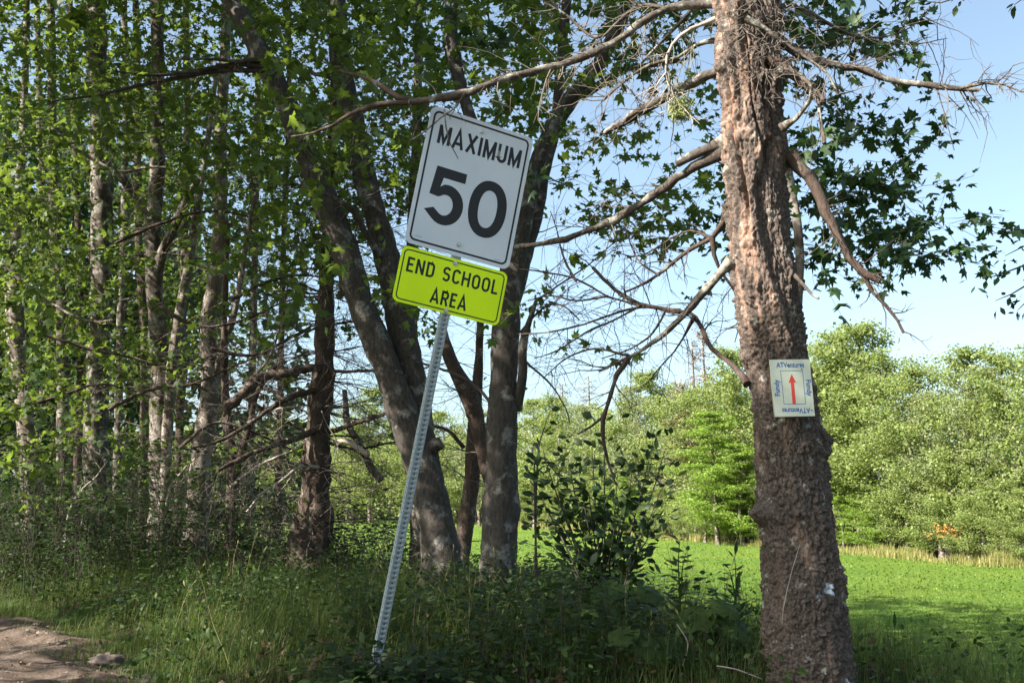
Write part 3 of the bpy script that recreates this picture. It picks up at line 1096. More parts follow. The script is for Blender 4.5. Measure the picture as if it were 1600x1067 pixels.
for k in range(14):                                   # dead boughs above the frame and on the far side
    i = int(np.interp(random.uniform(-850, -40), ys, np.arange(len(ys))))
    a = random.uniform(-.5, 2.2)
    p0 = ctr[i]
    d = np.array([math.cos(a), math.sin(a), random.uniform(-.5, .1)])
    pts = wiggle(p0, d, random.uniform(.8, 1.8), 8, .12, .03)
    mb = MB()
    tube(mb, pts, np.linspace(.022, .006, len(pts)), 6, .1)
    o = mb.build("branch", M['dead'], spruce)
    mb = MB()
    dead_twigs(mb, pts, None, 10, .4, .004)
    tw_ = mb.build("twigs", M['deadtwig'], o, kind="stuff")
    tw_.location = (0, 0, 0)
# tangle of fine twigs at the top of the trunk and hanging lichen
mb = MB()
for k in range(150):
    p0 = P(random.uniform(1135, 1250), random.uniform(-30, 120), random.uniform(4.68, 4.82))
    tube(mb, wiggle(p0, rvec(-.3), random.uniform(.08, .32), 6, .5, .05), np.linspace(.0026, .001, 7), 3, cap=False)
o = mb.build("twigs", M['deadtwig'], spruce, kind="stuff")
mb = MB()
for cx_, cy_, L_, nn in ((1068, 40, .25, 26), (1050, 120, .2, 22), (1006, 60, .18, 12), (985, 110, .15, 10), (920, 80, .10, 14), (880, 104, .1, 10), (1250, 90, .15, 16), (1330, 110, .08, 14), (1500, 140, .06, 14), (1560, 136, .06, 10)):
    for k in range(nn // 2):
        p0 = P(cx_ + random.gauss(0, 9), cy_ + random.gauss(0, 5), 5.05)
        tube(mb, wiggle(p0, np.array([0, 0, -1.]) + .3 * rvec(), L_ * random.uniform(.3, 1.2), 6, .25, .3), np.linspace(.003, .001, 7), 3, cap=False)
mb.build("lichen", M['lichen'], spruce, kind="stuff")
mb = MB()
for k in range(420):
    p0 = P(1062, 170, 5.1) + RNG.normal(0, 1, 3) * np.array([.028, .028, .034])
    tube(mb, wiggle(p0, rvec(), .04, 3, .5), [.0018] * 4, 3, cap=False)
o = mb.build("lichen_tuft", M['lichen_green'], spruce, kind="stuff")
# resin burl knob on the right edge, thin pale stalk leaning on the bark
mb = MB()
tube(mb, smooth_path([P(1278, 668, 4.95), P(1288, 676, 4.9), P(1291, 688, 4.88)], [.02, .016, .006], .01)[0], np.linspace(.02, .008, len(smooth_path([P(1278, 668, 4.95), P(1288, 676, 4.9), P(1291, 688, 4.88)], [.02, .016, .006], .01)[0])), 8, .15)
mb.build("bark_knob", M['bark_dark'], spruce)

# ------------------------------------------------------------------ trail board
q0 = [P(1203, 562, 4.74), P(1265, 561, 4.76), P(1273, 650, 4.745), P(1211, 651, 4.725)]
ex = unit((q0[1] - q0[0]) + (q0[2] - q0[3]))
ey = unit((q0[0] - q0[3]) + (q0[1] - q0[2]))
en = unit(np.cross(ex, ey))
ey = np.cross(en, ex)
bo = (q0[0] + q0[1] + q0[2] + q0[3]) / 4
bw = np.linalg.norm(q0[1] - q0[0]) / 2
bh = np.linalg.norm(q0[0] - q0[3]) / 2


def BV(a):
    a = np.asarray(a, float)
    return bo + a[:, :1] * ex + a[:, 1:2] * ey + a[:, 2:3] * en


trail = thing("trail_board", "small cream square board with red arrow nailed to the peeling trunk", "trail sign", bo)
mb = MB()
plate(mb, [(bw, bh), (-bw, bh), (-bw, -bh), (bw, -bh)], -.012, 0, BV)
pn = mb.build("board", M['board'], trail)
mb = MB()
o1 = [(bw * .60, bh * .60), (-bw * .53, bh * .62), (-bw * .50, -bh * .58), (bw * .60, -bh * .58)]
o2 = [(x - math.copysign(.0022, x), y - math.copysign(.0022, y)) for x, y in o1]
ring_plate(mb, np.array(o1), np.array(o2), .0006, BV)
mb.build("frame_line", M['blue'], pn)
mb = MB()
sh = [(-.008, -.072), (-.008, .030), (-.019, .026), (0, .068), (.019, .026), (.008, .030), (.008, -.072)]
sh = [(x + .002, y - .004) for x, y in sh]
mb.add(BV([(x, y, .0006) for x, y in sh]), [(0, 1, 5), (0, 5, 6)])
mb.add(BV([(x, y, .0006) for x, y in sh]), [(2, 3, 1), (1, 3, 5), (5, 3, 4)])
mb.build("arrow", M['red'], pn)


def text_print(txt, size, cx_, cy_, rot, wid=1.0):
    cu = bpy.data.curves.new("lettering", 'FONT')
    cu.body = txt
    cu.size = size
    cu.align_x = 'CENTER'
    cu.align_y = 'CENTER'
    cu.offset = size * .02
    to = bpy.data.objects.new("tmp_text", cu)
    COL.objects.link(to)
    dg = bpy.context.evaluated_depsgraph_get()
    me = bpy.data.meshes.new_from_object(to.evaluated_get(dg))
    bpy.data.objects.remove(to)
    co = np.array([v.co[:] for v in me.vertices])
    c, s_ = math.cos(rot), math.sin(rot)
    x, y = co[:, 0] * wid, co[:, 1]
    W_ = BV(np.c_[cx_ + x * c - y * s_, cy_ + x * s_ + y * c, np.full(len(co), .0007)])
    for v, w in zip(me.vertices, W_):
        v.co = w
    me.materials.clear()
    me.materials.append(M['blue'])
    me.update()
    o = link("lettering", me, pn)
    return o


text_print("ATVentures", .034, 0, bh * .80, 0, .80)
text_print("ATVentures", .034, .008, -bh * .79, math.pi, .80)
text_print("Fundy", .034, -bw * .76, 0, math.pi / 2, .95)
text_print("Fundy", .034, bw * .82, 0, -math.pi / 2, .95)
for sx_, sy_ in ((-.1, .78), (.55, .66), (.86, -.80)):
    mb = MB()
    plate(mb, [(bw * sx_ + .0028 * math.cos(k * math.pi / 4), bh * sy_ + .0028 * math.sin(k * math.pi / 4)) for k in range(8)], .0008, .003, BV)
    mb.build("nail", M['darktwig'], trail)

# ------------------------------------------------------------------ other trees
TREES = {}


def trunk_tree(key, name, label, stems, bark, Y, group=None, rough=.05, extra_top=None, cat="tree", n=18):
    """stems: list of [(px, py, width px, Y)] polylines from top to bottom; the first is the main stem"""
    main = stems[0]
    bx_, by_, bw_, bY = main[-1]
    b3 = P(bx_, by_, bY)
    base = np.array([b3[0], b3[1], float(ground_z(b3[0], b3[1]))])
    t = thing(name, label, cat, base, group)
    nodes = []
    for k, st in enumerate(stems):
        pts = [P(a, b_, y) for a, b_, w, y in st]
        slim = .84 if key in ('A', 'B') else 1.0
        rad = [w / 2 * y / F * slim for a, b_, w, y in st]
        if k == 0:
            low = np.array([pts[-1][0] + (pts[-1][0] - pts[-2][0]) * .1, pts[-1][1], base[2] - .15])
            if low[2] < pts[-1][2] - .05:
                pts.append(low)
                rad.append(rad[-1] * 1.35)
        sp, sr = smooth_path(pts, rad, .07)
        sp = sp + 0.05 * sr[:, None] * np.stack([np.sin(sp[:, 2] * 5 + k), np.cos(sp[:, 2] * 4), 0 * sp[:, 2]], 1)
        mb = MB()
        tube(mb, sp, sr, n, rough)
        mb.build("trunk" if k == 0 else "stem", M[bark], t, smooth=True)
        nodes += list(sp[::4])
    TREES[key] = dict(obj=t, nodes=np.array(nodes), clusters=[], leaves=Leaves(), twigs=MB(), base=base, main=np.array(nodes))
    return t


# maple A: two leaning stems from one base in the middle
mapA = trunk_tree("A", "maple_tree", "grey lichen mottled tree with two leaning stems rising behind the sign post", [
    [(250, -520, 14, 9.4), (300, -220, 24, 9.3), (345, -40, 33, 9.2), (385, 40, 38, 9.1), (425, 120, 43, 9.0), (468, 210, 47, 9.0), (506, 310, 50, 9.0), (542, 400, 50, 9.0), (570, 490, 50, 9.0), (610, 590, 54, 9.0), (645, 690, 60, 9.0), (672, 780, 64, 9.0), (690, 870, 72, 9.0)],
    [(470, -560, 12, 9.8), (500, -300, 20, 9.7), (520, -60, 34, 9.6), (535, 110, 42, 9.5), (553, 200, 42, 9.4), (574, 290, 44, 9.3), (598, 380, 46, 9.25), (622, 480, 50, 9.2), (644, 590, 50, 9.15), (664, 690, 46, 9.1), (684, 780, 34, 9.05)],
    [(672, 700, 40, 9.0), (686, 694, 26, 8.98), (692, 700, 9, 8.97)],
], 'bark_maple', 9.0)
snag = trunk_tree("snag", "broken_snag", "slim dark dead stem bending between the two big grey trunks", [
    [(752, 480, 10, 10.2), (748, 560, 14, 10.2), (742, 650, 20, 10.2), (738, 740, 24, 10.2), (730, 800, 24, 10.2), (722, 870, 26, 10.2)],
    [(690, 515, 16, 9.9), (703, 560, 22, 9.8), (722, 600, 26, 9.8), (735, 625, 28, 9.8), (748, 670, 24, 9.8), (758, 730, 16, 9.7), (762, 760, 8, 9.6)],
], 'bark_dark', 10)
thin = trunk_tree("thin", "maple_tree", "slender reddish grey stem seen just left of the white speed board", [
    [(660, -300, 8, 10.8), (655, 0, 12, 10.8), (652, 180, 16, 10.8), (645, 340, 17, 10.8), (644, 500, 18, 10.8), (646, 620, 20, 10.8), (652, 840, 22, 10.8)],
], 'bark_grey', 10.8)
mapB = trunk_tree("B", "maple_tree", "tall straight grey trunk standing behind the right edge of the lime board", [
    [(1120, -500, 8, 8.2), (1050, -200, 16, 8.3), (1000, -40, 22, 8.4), (950, 75, 26, 8.4), (915, 125, 30, 8.4), (885, 165, 32, 8.5), (850, 230, 32, 8.5), (828, 300, 34, 8.5), (812, 370, 40, 8.5), (797, 450, 50, 8.5), (788, 540, 52, 8.5), (786, 640, 54, 8.5), (783, 740, 60, 8.5), (780, 870, 68, 8.5)],
    [(905, -400, 10, 9.2), (893, -100, 16, 9.1), (880, 60, 20, 9.0), (868, 190, 22, 8.9), (852, 262, 24, 8.8), (838, 330, 26, 8.7), (820, 400, 28, 8.6), (802, 470, 32, 8.55)],
    [(838, 470, 7, 8.3), (818, 535, 15, 8.35), (816, 590, 17, 8.4), (806, 640, 22, 8.5)],
    [(1075, 92, 5, 8.0), (1038, 100, 8, 8.1), (980, 108, 12, 8.2), (945, 128, 16, 8.3), (908, 152, 18, 8.4)],
    [(720, -200, 10, 8.8), (705, 20, 26, 8.8), (712, 100, 26, 8.8), (740, 200, 22, 8.7), (775, 310, 20, 8.6), (798, 400, 22, 8.55)],
], 'bark_maple', 8.5)
mapR = trunk_tree("R", "maple_tree", "maple behind the peeling conifer, its dark leafy sprays hanging against the sky", [
    [(1190, -700, 8, 6.9), (1200, -300, 14, 6.9), (1205, 0, 16, 6.8), (1212, 150, 17, 6.75), (1228, 250, 15, 6.7), (1243, 330, 14, 6.7), (1250, 400, 14, 6.7), (1246, 470, 15, 6.7), (1238, 600, 17, 6.7), (1250, 900, 18, 6.7)],
], 'bark_pale', 6.7)
ds = trunk_tree("DS", "spruce_tree", "small dead conifer bristling with bare twigs left of the leaning post", [
    [(530, -100, 8, 10.5), (520, 200, 14, 10.5), (512, 370, 20, 10.5), (510, 450, 26, 10.5), (506, 560, 32, 10.5), (498, 660, 36, 10.5), (492, 760, 44, 10.5), (486, 850, 66, 10.5)],
], 'bark_dark', 10.5, rough=.09)
T1 = trunk_tree("T1", "maple_tree", "smooth pale stem with a fork at the left edge of the photo", [
    [(45, -200, 8, 13.5), (40, 100, 11, 13.5), (30, 300, 13, 13.5), (22, 410, 20, 13.5), (24, 480, 22, 13.5), (32, 600, 22, 13.5), (46, 700, 23, 13.5), (52, 790, 26, 13.5)],
    [(-60, 320, 10, 12.8), (-10, 370, 14, 13), (16, 395, 16, 13.3), (22, 415, 16, 13.5)],
], 'bark_pale', 13.5)
T1b = trunk_tree("T1b", "maple_tree", "thin pale stem close behind the forked stem at the left edge", [
    [(8, 380, 9, 14.5), (14, 470, 12, 14.5), (20, 560, 13, 14.5), (32, 650, 14, 14.5), (38, 740, 14, 14.5), (42, 800, 15, 14.5)],
], 'bark_pale', 14.5)
T2 = trunk_tree("T2", "maple_tree", "slim grey trunk left of the wide dark one, pale patch halfway up", [
    [(75, -300, 8, 14), (80, 0, 12, 14), (82, 250, 14, 14), (88, 400, 16, 14), (96, 480, 18, 14), (98, 580, 18, 14), (98, 700, 18, 14), (100, 800, 20, 14)],
], 'bark_grey', 14)
T3 = trunk_tree("T3", "maple_tree", "widest trunk of the left stand, rough grey bark lit down its left side", [
    [(140, -500, 20, 13), (148, -100, 30, 13), (152, 100, 32, 13), (158, 250, 32, 13), (158, 420, 33, 13), (154, 540, 33, 13), (150, 640, 34, 13), (150, 790, 38, 13)],
], 'bark_grey', 13)
T4 = trunk_tree("T4", "maple_tree", "sunlit grey trunk with a fork at mid height in the left stand", [
    [(240, -500, 14, 12), (243, -100, 20, 12), (247, 100, 21, 12), (246, 260, 22, 12), (240, 340, 24, 12), (240, 430, 26, 12), (248, 540, 28, 12), (250, 640, 30, 12), (250, 800, 34, 12)],
    [(310, 280, 10, 11.6), (285, 325, 14, 11.7), (265, 370, 15, 11.8), (252, 400, 16, 11.9), (247, 425, 16, 12)],
    [(165, 250, 5, 11.5), (205, 300, 9, 11.7), (228, 335, 12, 11.9), (238, 365, 12, 12)],
], 'bark_grey', 12)
T4b = trunk_tree("T4b", "maple_tree", "thin stem leaning out from beside the forked sunlit trunk", [
    [(340, 100, 6, 11.9), (322, 240, 9, 11.9), (310, 310, 12, 11.9), (300, 380, 14, 11.9), (288, 450, 15, 11.9), (276, 520, 15, 11.9), (266, 600, 16, 11.9), (258, 760, 18, 11.9)],
], 'bark_pale', 11.9)
T5 = trunk_tree("T5", "maple_tree", "smooth brown grey trunk curving to the right between forked trunk and dead conifer", [
    [(375, -400, 10, 11.5), (358, -50, 16, 11.5), (348, 150, 18, 11.5), (344, 270, 20, 11.5), (345, 350, 24, 11.5), (338, 430, 24, 11.5), (326, 500, 25, 11.5), (328, 580, 26, 11.5), (325, 640, 28, 11.5), (314, 720, 30, 11.5), (306, 810, 36, 11.5)],
    [(400, 300, 6, 11.2), (385, 380, 9, 11.3), (368, 480, 10, 11.4), (350, 540, 12, 11.45), (334, 590, 14, 11.5)],
], 'bark_pale', 11.5)
T6 = trunk_tree("T6", "maple_tree", "thin twisted brown stem right of the curving trunk", [
    [(356, 350, 7, 10.8), (352, 470, 9, 10.8), (350, 560, 11, 10.8), (354, 640, 13, 10.8), (362, 720, 16, 10.8), (362, 830, 20, 10.8)],
    [(440, 560, 5, 10.3), (415, 590, 8, 10.4), (400, 620, 7, 10.5), (385, 680, 9, 10.6), (368, 740, 10, 10.7)],
], 'bark_dark', 10.8, rough=.08)
more = [
    (212, 15.5, 14, "dark slender trunk between the widest trunk and the forked one", 214, 224),
    (190, 17, 13, "narrow shaded trunk right behind the widest trunk", 196, 184),
    (118, 17.5, 12, "narrow dark trunk half hidden by leaves left of the widest trunk", 112, 122),
    (62, 18.5, 12, "shaded thin trunk deep in the wood at far left", 60, 66),
    (285, 16, 13, "thin dark trunk in shade right of the forked trunk", 292, 280),
    (395, 15, 12, "crooked dark stem in the thicket left of the dead conifer", 402, 392),
    (440, 14, 10, "spindly stem close left of the dead conifer", 452, 436),
    (-60, 16, 24, "trunk just beyond the left edge of the view", -50, -66),
]
for k, (px_, Y_, w_, lab, a_, b_) in enumerate(more):
    trunk_tree("X%d" % k, "maple_tree", lab, [[(a_ - 10, -300, w_ * .5, Y_), (a_, 100, w_ * .8, Y_), (px_ + 4, 350, w_ * .9, Y_), (b_ + 3, 550, w_, Y_), (b_, 700, w_, Y_), (b_ - 2, 800, w_ * 1.15, Y_)]],
               'bark_dark' if k % 2 == 0 else 'bark_grey', Y_, n=10)


def off_tree(key, x, y, hgt, r, label, bark='bark_maple', lean=(0, 0)):
    z0 = float(ground_z(x, y))
    base = np.array([x, y, z0])
    t = thing("maple_tree", label, "tree", base)
    pts = [base + np.array([lean[0] * u, lean[1] * u, hgt * u]) + np.array([.1 * math.sin(5 * u), .1 * math.cos(4 * u), 0]) for u in np.linspace(-.02, 1, 7)]
    sp, sr = smooth_path(pts, np.linspace(r * 1.15, r * .2, 7), .25)
    mb = MB()
    tube(mb, sp, sr, 12, .04)
    mb.build("trunk", M[bark], t, smooth=True)
    TREES[key] = dict(obj=t, nodes=sp[::2], clusters=[], leaves=Leaves(), twigs=MB(), base=base, main=sp[::2])


off_tree("O1", -7.6, 3.4, 8.6, .16, "maple by the dirt track left of the viewpoint, casting shade over the verge")
off_tree("O2", -8.4, 6.6, 8.8, .17, "maple on the far side of the dirt track, left of the frame")
off_tree("O3", -7.4, 0.4, 8.2, .15, "small maple beside the track near the viewpoint")
off_tree("O4", -10.6, 5.0, 9.5, .18, "tall maple set back from the dirt track")
off_tree("O5", -9.0, 9.6, 8.4, .15, "maple at the bend of the dirt track outside the left edge")

off_tree("P1", -3.5, -8.0, 9.5, .2, "unseen tree added behind the viewpoint to block sky light, nearest to the track")  # trees added out of view behind the camera to darken the shade
off_tree("P2", 1.5, -9.5, 10.5, .2, "unseen tree added straight behind the viewpoint to block sky light")
off_tree("P3", 6.0, -8.0, 9.5, .2, "unseen tree added behind the viewpoint to block sky light, on the field side")
off_tree("P4", -9.0, -6.5, 8.5, .2, "unseen tree added behind the viewpoint to block sky light, beyond the track")

# density of near foliage over the picture, cells of 100 px (rows from y=-150, columns from x=-150)
DG = np.array([
    # -150 -50  50  150 250 350 450 550 650 750 850 950 1050 1150 1250 1350 1450 1550 1650
    [1, 1, 1, 1, 1, .9, .85, .8, .7, .7, .65, .6, .6, .4, .3, .2, .03, 0, 0],   # -150
    [1, 1, 1, 1, 1, .9, .85, .8, .7, .7, .65, .6, .6, .4, .3, .2, .03, 0, 0],   # -50
    [1, 1, 1, 1, 1, .9, .85, .8, .7, .6, .6, .45, .4, .35, .28, .18, .0, 0, 0],   # 50
    [1, 1, 1, 1, 1, .85, .85, .8, .65, .5, .4, .15, .15, .2, .2, .1, .0, 0, 0],  # 150
    [1, 1, 1, 1, 1, .95, .95, .95, .8, .5, .2, .05, .12, .15, .2, .16, .0, 0, 0],  # 250
    [1, 1, 1, .95, .85, .7, .7, .8, .5, .25, .12, .2, .1, .1, .15, .18, .05, 0, 0],  # 350
    [1, 1, .9, .8, .7, .5, .4, .45, .25, .2, .08, 0, 0, 0, .02, .05, .03, 0, 0],  # 450
    [1, .9, .75, .75, .7, .45, .22, .25, .12, .05, 0.03, 0, 0, 0, 0, 0, 0, 0, 0],  # 550
    [.8, .8, .6, .6, .6, .4, .2, .15, .04, 0, 0, 0, 0, 0, 0, 0, 0, 0, 0],   # 650
    [.4, .4, .35, .35, .35, .25, .15, .1, 0, 0, 0, 0, 0, 0, 0, 0, 0, 0, 0],   # 750
])


for r_i, vals in ((3, (.34, .10, .08)), (4, (.16, .03, .06)), (5, (.10, .14, .05)), (2, (.5, .3, .3))):
    DG[r_i, 10:13] = vals          # open sky between the straight trunk and the conifer


def dens(px, py):
    x = np.clip((px + 150) / 100, 0, DG.shape[1] - 1.001)
    y = np.clip((py + 150) / 100, 0, DG.shape[0] - 1.001)
    i, j = int(y), int(x)
    u, v = x - j, y - i
    return (DG[i, j] * (1 - u) + DG[i, j + 1] * u) * (1 - v) + (DG[i + 1, j] * (1 - u) + DG[i + 1, j + 1] * u) * v


SPR = np.array([c for c, y in zip(ctr, ys) if -300 < y < 430][::12])


def sun_ok(c, rad=.75):
    """gaps in the crowns: leave the sun's way open to the upper part of the old trunk and to the far part of the field"""
    w = c - SPR
    t = w @ SUN
    d = np.linalg.norm(w - t[:, None] * SUN, axis=1)
    if np.any((d < rad) & (t > .5)):
        return False
    k = (c[2] - .6) / SUN[2]
    gx_, gy_ = c[0] - SUN[0] * k, c[1] - SUN[1] * k
    if -4.2 < gx_ < -.9 and 5.8 < gy_ < 10.5 and noise.noise((gx_ * 1.3, gy_ * .9, 90)) > -.02:
        return False
    k = (c[2] + 1.0) / SUN[2]
    sx_, sy_ = c[0] - SUN[0] * k, c[1] - SUN[1] * k
    return sy_ < np.interp(sx_, [-30, -10, 0, 6, 9, 12, 16], [42, 36, 34, 32, 29, 25, 21]) + .6 * math.sin(sx_ * 3)


def add_cluster(key, c, L=.5, nl=12, ls=.09, droop=.3, tilt=.55, out=None):
    T = TREES[key]
    T['clusters'].append((np.asarray(c, float), L, nl, ls, droop, tilt))


KA = ["A", "B", "R", "thin", "T1", "T2", "T3", "T4", "T4b", "T5", "T6", "X0", "X1", "X2", "X3", "X4", "X5", "X7"]


def nearest_tree(c, keys):
    best, bk = 1e9, None
    for k in keys:
        m_n = TREES[k]['main']
        d = np.min(np.hypot(m_n[:, 0] - c[0], m_n[:, 1] - c[1]) + .35 * np.abs(m_n[:, 2] - c[2]))
        if d < best:
            best, bk = d, k
    return bk


want, got, tries = 3300, 0, 0
STEMPX = [(365, 0, 9), (425, 120, 9), (468, 210, 9), (508, 310, 9), (540, 400, 9), (573, 490, 9), (540, 150, 9.4), (560, 290, 9.3), (588, 380, 9.2), (705, 60, 8.8), (885, 165, 8.5), (850, 230, 8.5), (828, 300, 8.5), (915, 125, 8.5),
          (244, 250, 12), (242, 350, 12), (243, 450, 12), (345, 330, 11.5), (335, 430, 11.5), (158, 420, 13), (155, 300, 13)]
while got < want and tries < 160000:
    tries += 1
    px_, py_ = random.uniform(-150, 1560), random.uniform(-150, 780)
    if random.random() > dens(px_, py_) ** 1.3:
        continue
    if px_ > 1180:
        Y_ = random.uniform(5.9, 8.2)
    elif px_ > 820:
        Y_ = random.uniform(6.6, 10)
    elif px_ > 420:
        Y_ = random.uniform(6.6, 13)
    else:
        Y_ = random.triangular(7.5, 19, 12.5)
    if 600 < px_ < 850 and 130 < py_ < 530 and Y_ < 6.9:
        continue
    if px_ < 600 and py_ > 500 and Y_ < 10:
        continue
    if any(abs(px_ - a) < 38 and abs(py_ - b_) < 60 and Y_ < c_ for a, b_, c_ in STEMPX) and random.random() < .72:
        continue
    # clumped distribution
    c = P(px_, py_, Y_)
    if noise.noise(Vector(c * 1.05)) < 0.06 and random.random() < .86:
        continue
    if not sun_ok(c):
        continue
    if px_ > 1150:
        k_ = "R"
    else:
        k_ = nearest_tree(c, KA)
    add_cluster(k_, c, random.uniform(.4, .75), random.randint(11, 18), random.uniform(.075, .105))
    got += 1
# traced sprays against the sky
for cx_, cy_, sx_, sy_, n_, Y_ in ((1300, 285, 38, 40, 17, 6.9), (1365, 325, 38, 28, 17, 6.8), (1435, 352, 30, 10, 12, 6.7), (1488, 348, 14, 6, 4, 6.7), (1478, 395, 10, 10, 4, 6.7), (1390, 385, 22, 7, 5, 6.8), (1335, 175, 40, 24, 11, 6.9),
                                 (1280, 30, 45, 35, 22, 6.9), (1360, 55, 30, 30, 10, 7.0), (1450, 165, 12, 6, 3, 6.9), (1420, 215, 20, 14, 5, 6.9), (1290, 390, 35, 12, 9, 6.9), (1240, 300, 30, 60, 14, 7.0)):
    for k in range(n_):
        add_cluster("R", P(random.gauss(cx_, sx_), random.gauss(cy_, sy_), Y_ + random.uniform(-.4, .4)), .32, 9, random.uniform(.07, .095))
for cx_, cy_, sx_, sy_, n_, Y_ in ((925, 270, 22, 8, 6, 8.2), (910, 330, 35, 14, 12, 8.2), (985, 320, 30, 14, 8, 8.0), (960, 370, 40, 8, 8, 8.0), (1040, 345, 35, 22, 16, 7.6), (1080, 310, 30, 30, 16, 7.6), (1090, 190, 30, 20, 10, 7.6), (870, 260, 14, 20, 8, 8.2),
                                   (960, 255, 14, 8, 4, 8.2), (830, 420, 14, 8, 3, 8.2), (1010, 160, 40, 40, 10, 8.0), (940, 30, 50, 25, 16, 8.0), (1030, 60, 30, 40, 12, 8.0)):
    for k in range(int(n_ * .55)):
        add_cluster("B", P(random.gauss(cx_, sx_), random.gauss(cy_, sy_), Y_ + random.uniform(-.5, .5)), .36, 9, random.uniform(.07, .10))
# crowns above and left of the frame and the added ones behind the viewpoint, which shade the verge
for key, cz, rz, rxy, n_ in (("A", 8.3, 2.4, 2.6, 40), ("B", 8.2, 2.2, 2.4, 34), ("T3", 9.6, 2.2, 2.4, 40), ("T4", 9.2, 2.2, 2.3, 40), ("T5", 8.9, 2.0, 2.2, 34), ("X7", 7.5, 3.5, 2.6, 80), ("T1", 8.8, 2.5, 2.0, 50),
                            ("B", 6.9, 1.0, 3.0, 12), ("A", 7.2, 1.2, 3.4, 14), ("R", 8.2, 1.6, 2.2, 30),
                            ("O1", 5.9, 2.6, 2.3, 170), ("O2", 5.8, 2.9, 2.2, 110), ("O3", 5.6, 2.4, 2.2, 90), ("O4", 6.8, 2.8, 2.2, 50), ("O5", 5.8, 2.4, 2.0, 40),
                            ("P1", 5.4, 3.8, 2.8, 120), ("P2", 5.8, 4.4, 2.8, 120), ("P3", 5.4, 3.8, 2.8, 110), ("P4", 4.8, 3.4, 2.6, 110)):
    T = TREES[key]
    for k in range(n_):
        for _t in range(20):
            v = rvec() * random.random() ** (1 / 2.2)
            i = int(np.argmin(np.abs(T['main'][:, 2] - cz)))
            c = np.array([T['main'][i][0], T['main'][i][1], cz]) + v * np.array([rxy, rxy, rz])
            px_, py_, zz_ = proj(c)
            if zz_[0] > 0 and -60 < px_[0] < 1660 and -60 < py_[0] < 1100:
                continue
            if sun_ok(c) and noise.noise(Vector(c * 1.0)) > -.18:
                add_cluster(key, c, .7, 15, random.uniform(.11, .14))
                break


def shade_clusters(n, target, xr, zmax, keys, ls=(.11, .15)):
    """leafy twigs added to the crowns out of view, to block the sun from a target area"""
    got = 0
    for _ in range(n * 8):
        T0 = target()
        x_ = random.uniform(*xr)
        t_ = (x_ - T0[0]) / SUN[0]
        c = T0 + SUN * t_
        if t_ < 3 or c[2] > zmax or c[2] < 2.8:
            continue
        a, b, z = proj(c)
        if z[0] > 0 and -70 < a[0] < 1670 and -70 < b[0] < 1100:
            continue
        if not sun_ok(c):
            continue
        add_cluster(nearest_tree(c, keys), c, .6, 15, random.uniform(*ls))
        got += 1
        if got >= n:
            break


def on_verge():
    x_, y_ = random.uniform(-1.5, 3.2), random.uniform(4.4, 9.5)
    return np.array([x_, y_, random.uniform(.3, 1.2)])


def on_low_trunk():
    return np.array([random.uniform(1.15, 1.6), 4.85, random.uniform(.2, 2.35)])


def on_track_edge():
    return np.array([random.uniform(-5, -2.2), random.uniform(6, 10), .5])


def on_sign():
    return np.array([random.uniform(-.9, .3), 5.2, random.uniform(.6, 3.2)])


def on_near_field():
    x_ = random.uniform(2.5, 15)
    return np.array([x_, random.uniform(9, np.interp(x_, [6, 9, 12, 16], [31, 28, 24, 20])), -.9])


OK_ = ["O1", "O2", "O3", "O4", "O5"]
shade_clusters(330, on_verge, (-9.5, -4.2), 8.6, OK_)
shade_clusters(240, on_sign, (-9.0, -4.2), 9.2, OK_)
shade_clusters(70, on_track_edge, (-12, -6.0), 9.0, OK_)
shade_clusters(190, on_low_trunk, (-8.5, -4.2), 8.0, OK_)
shade_clusters(1900, on_near_field, (-9.5, -2.5), 13.5, ["T1", "T2", "T3", "T4", "T5", "X0", "X2", "X4", "A", "X5", "X7"], (.17, .22))


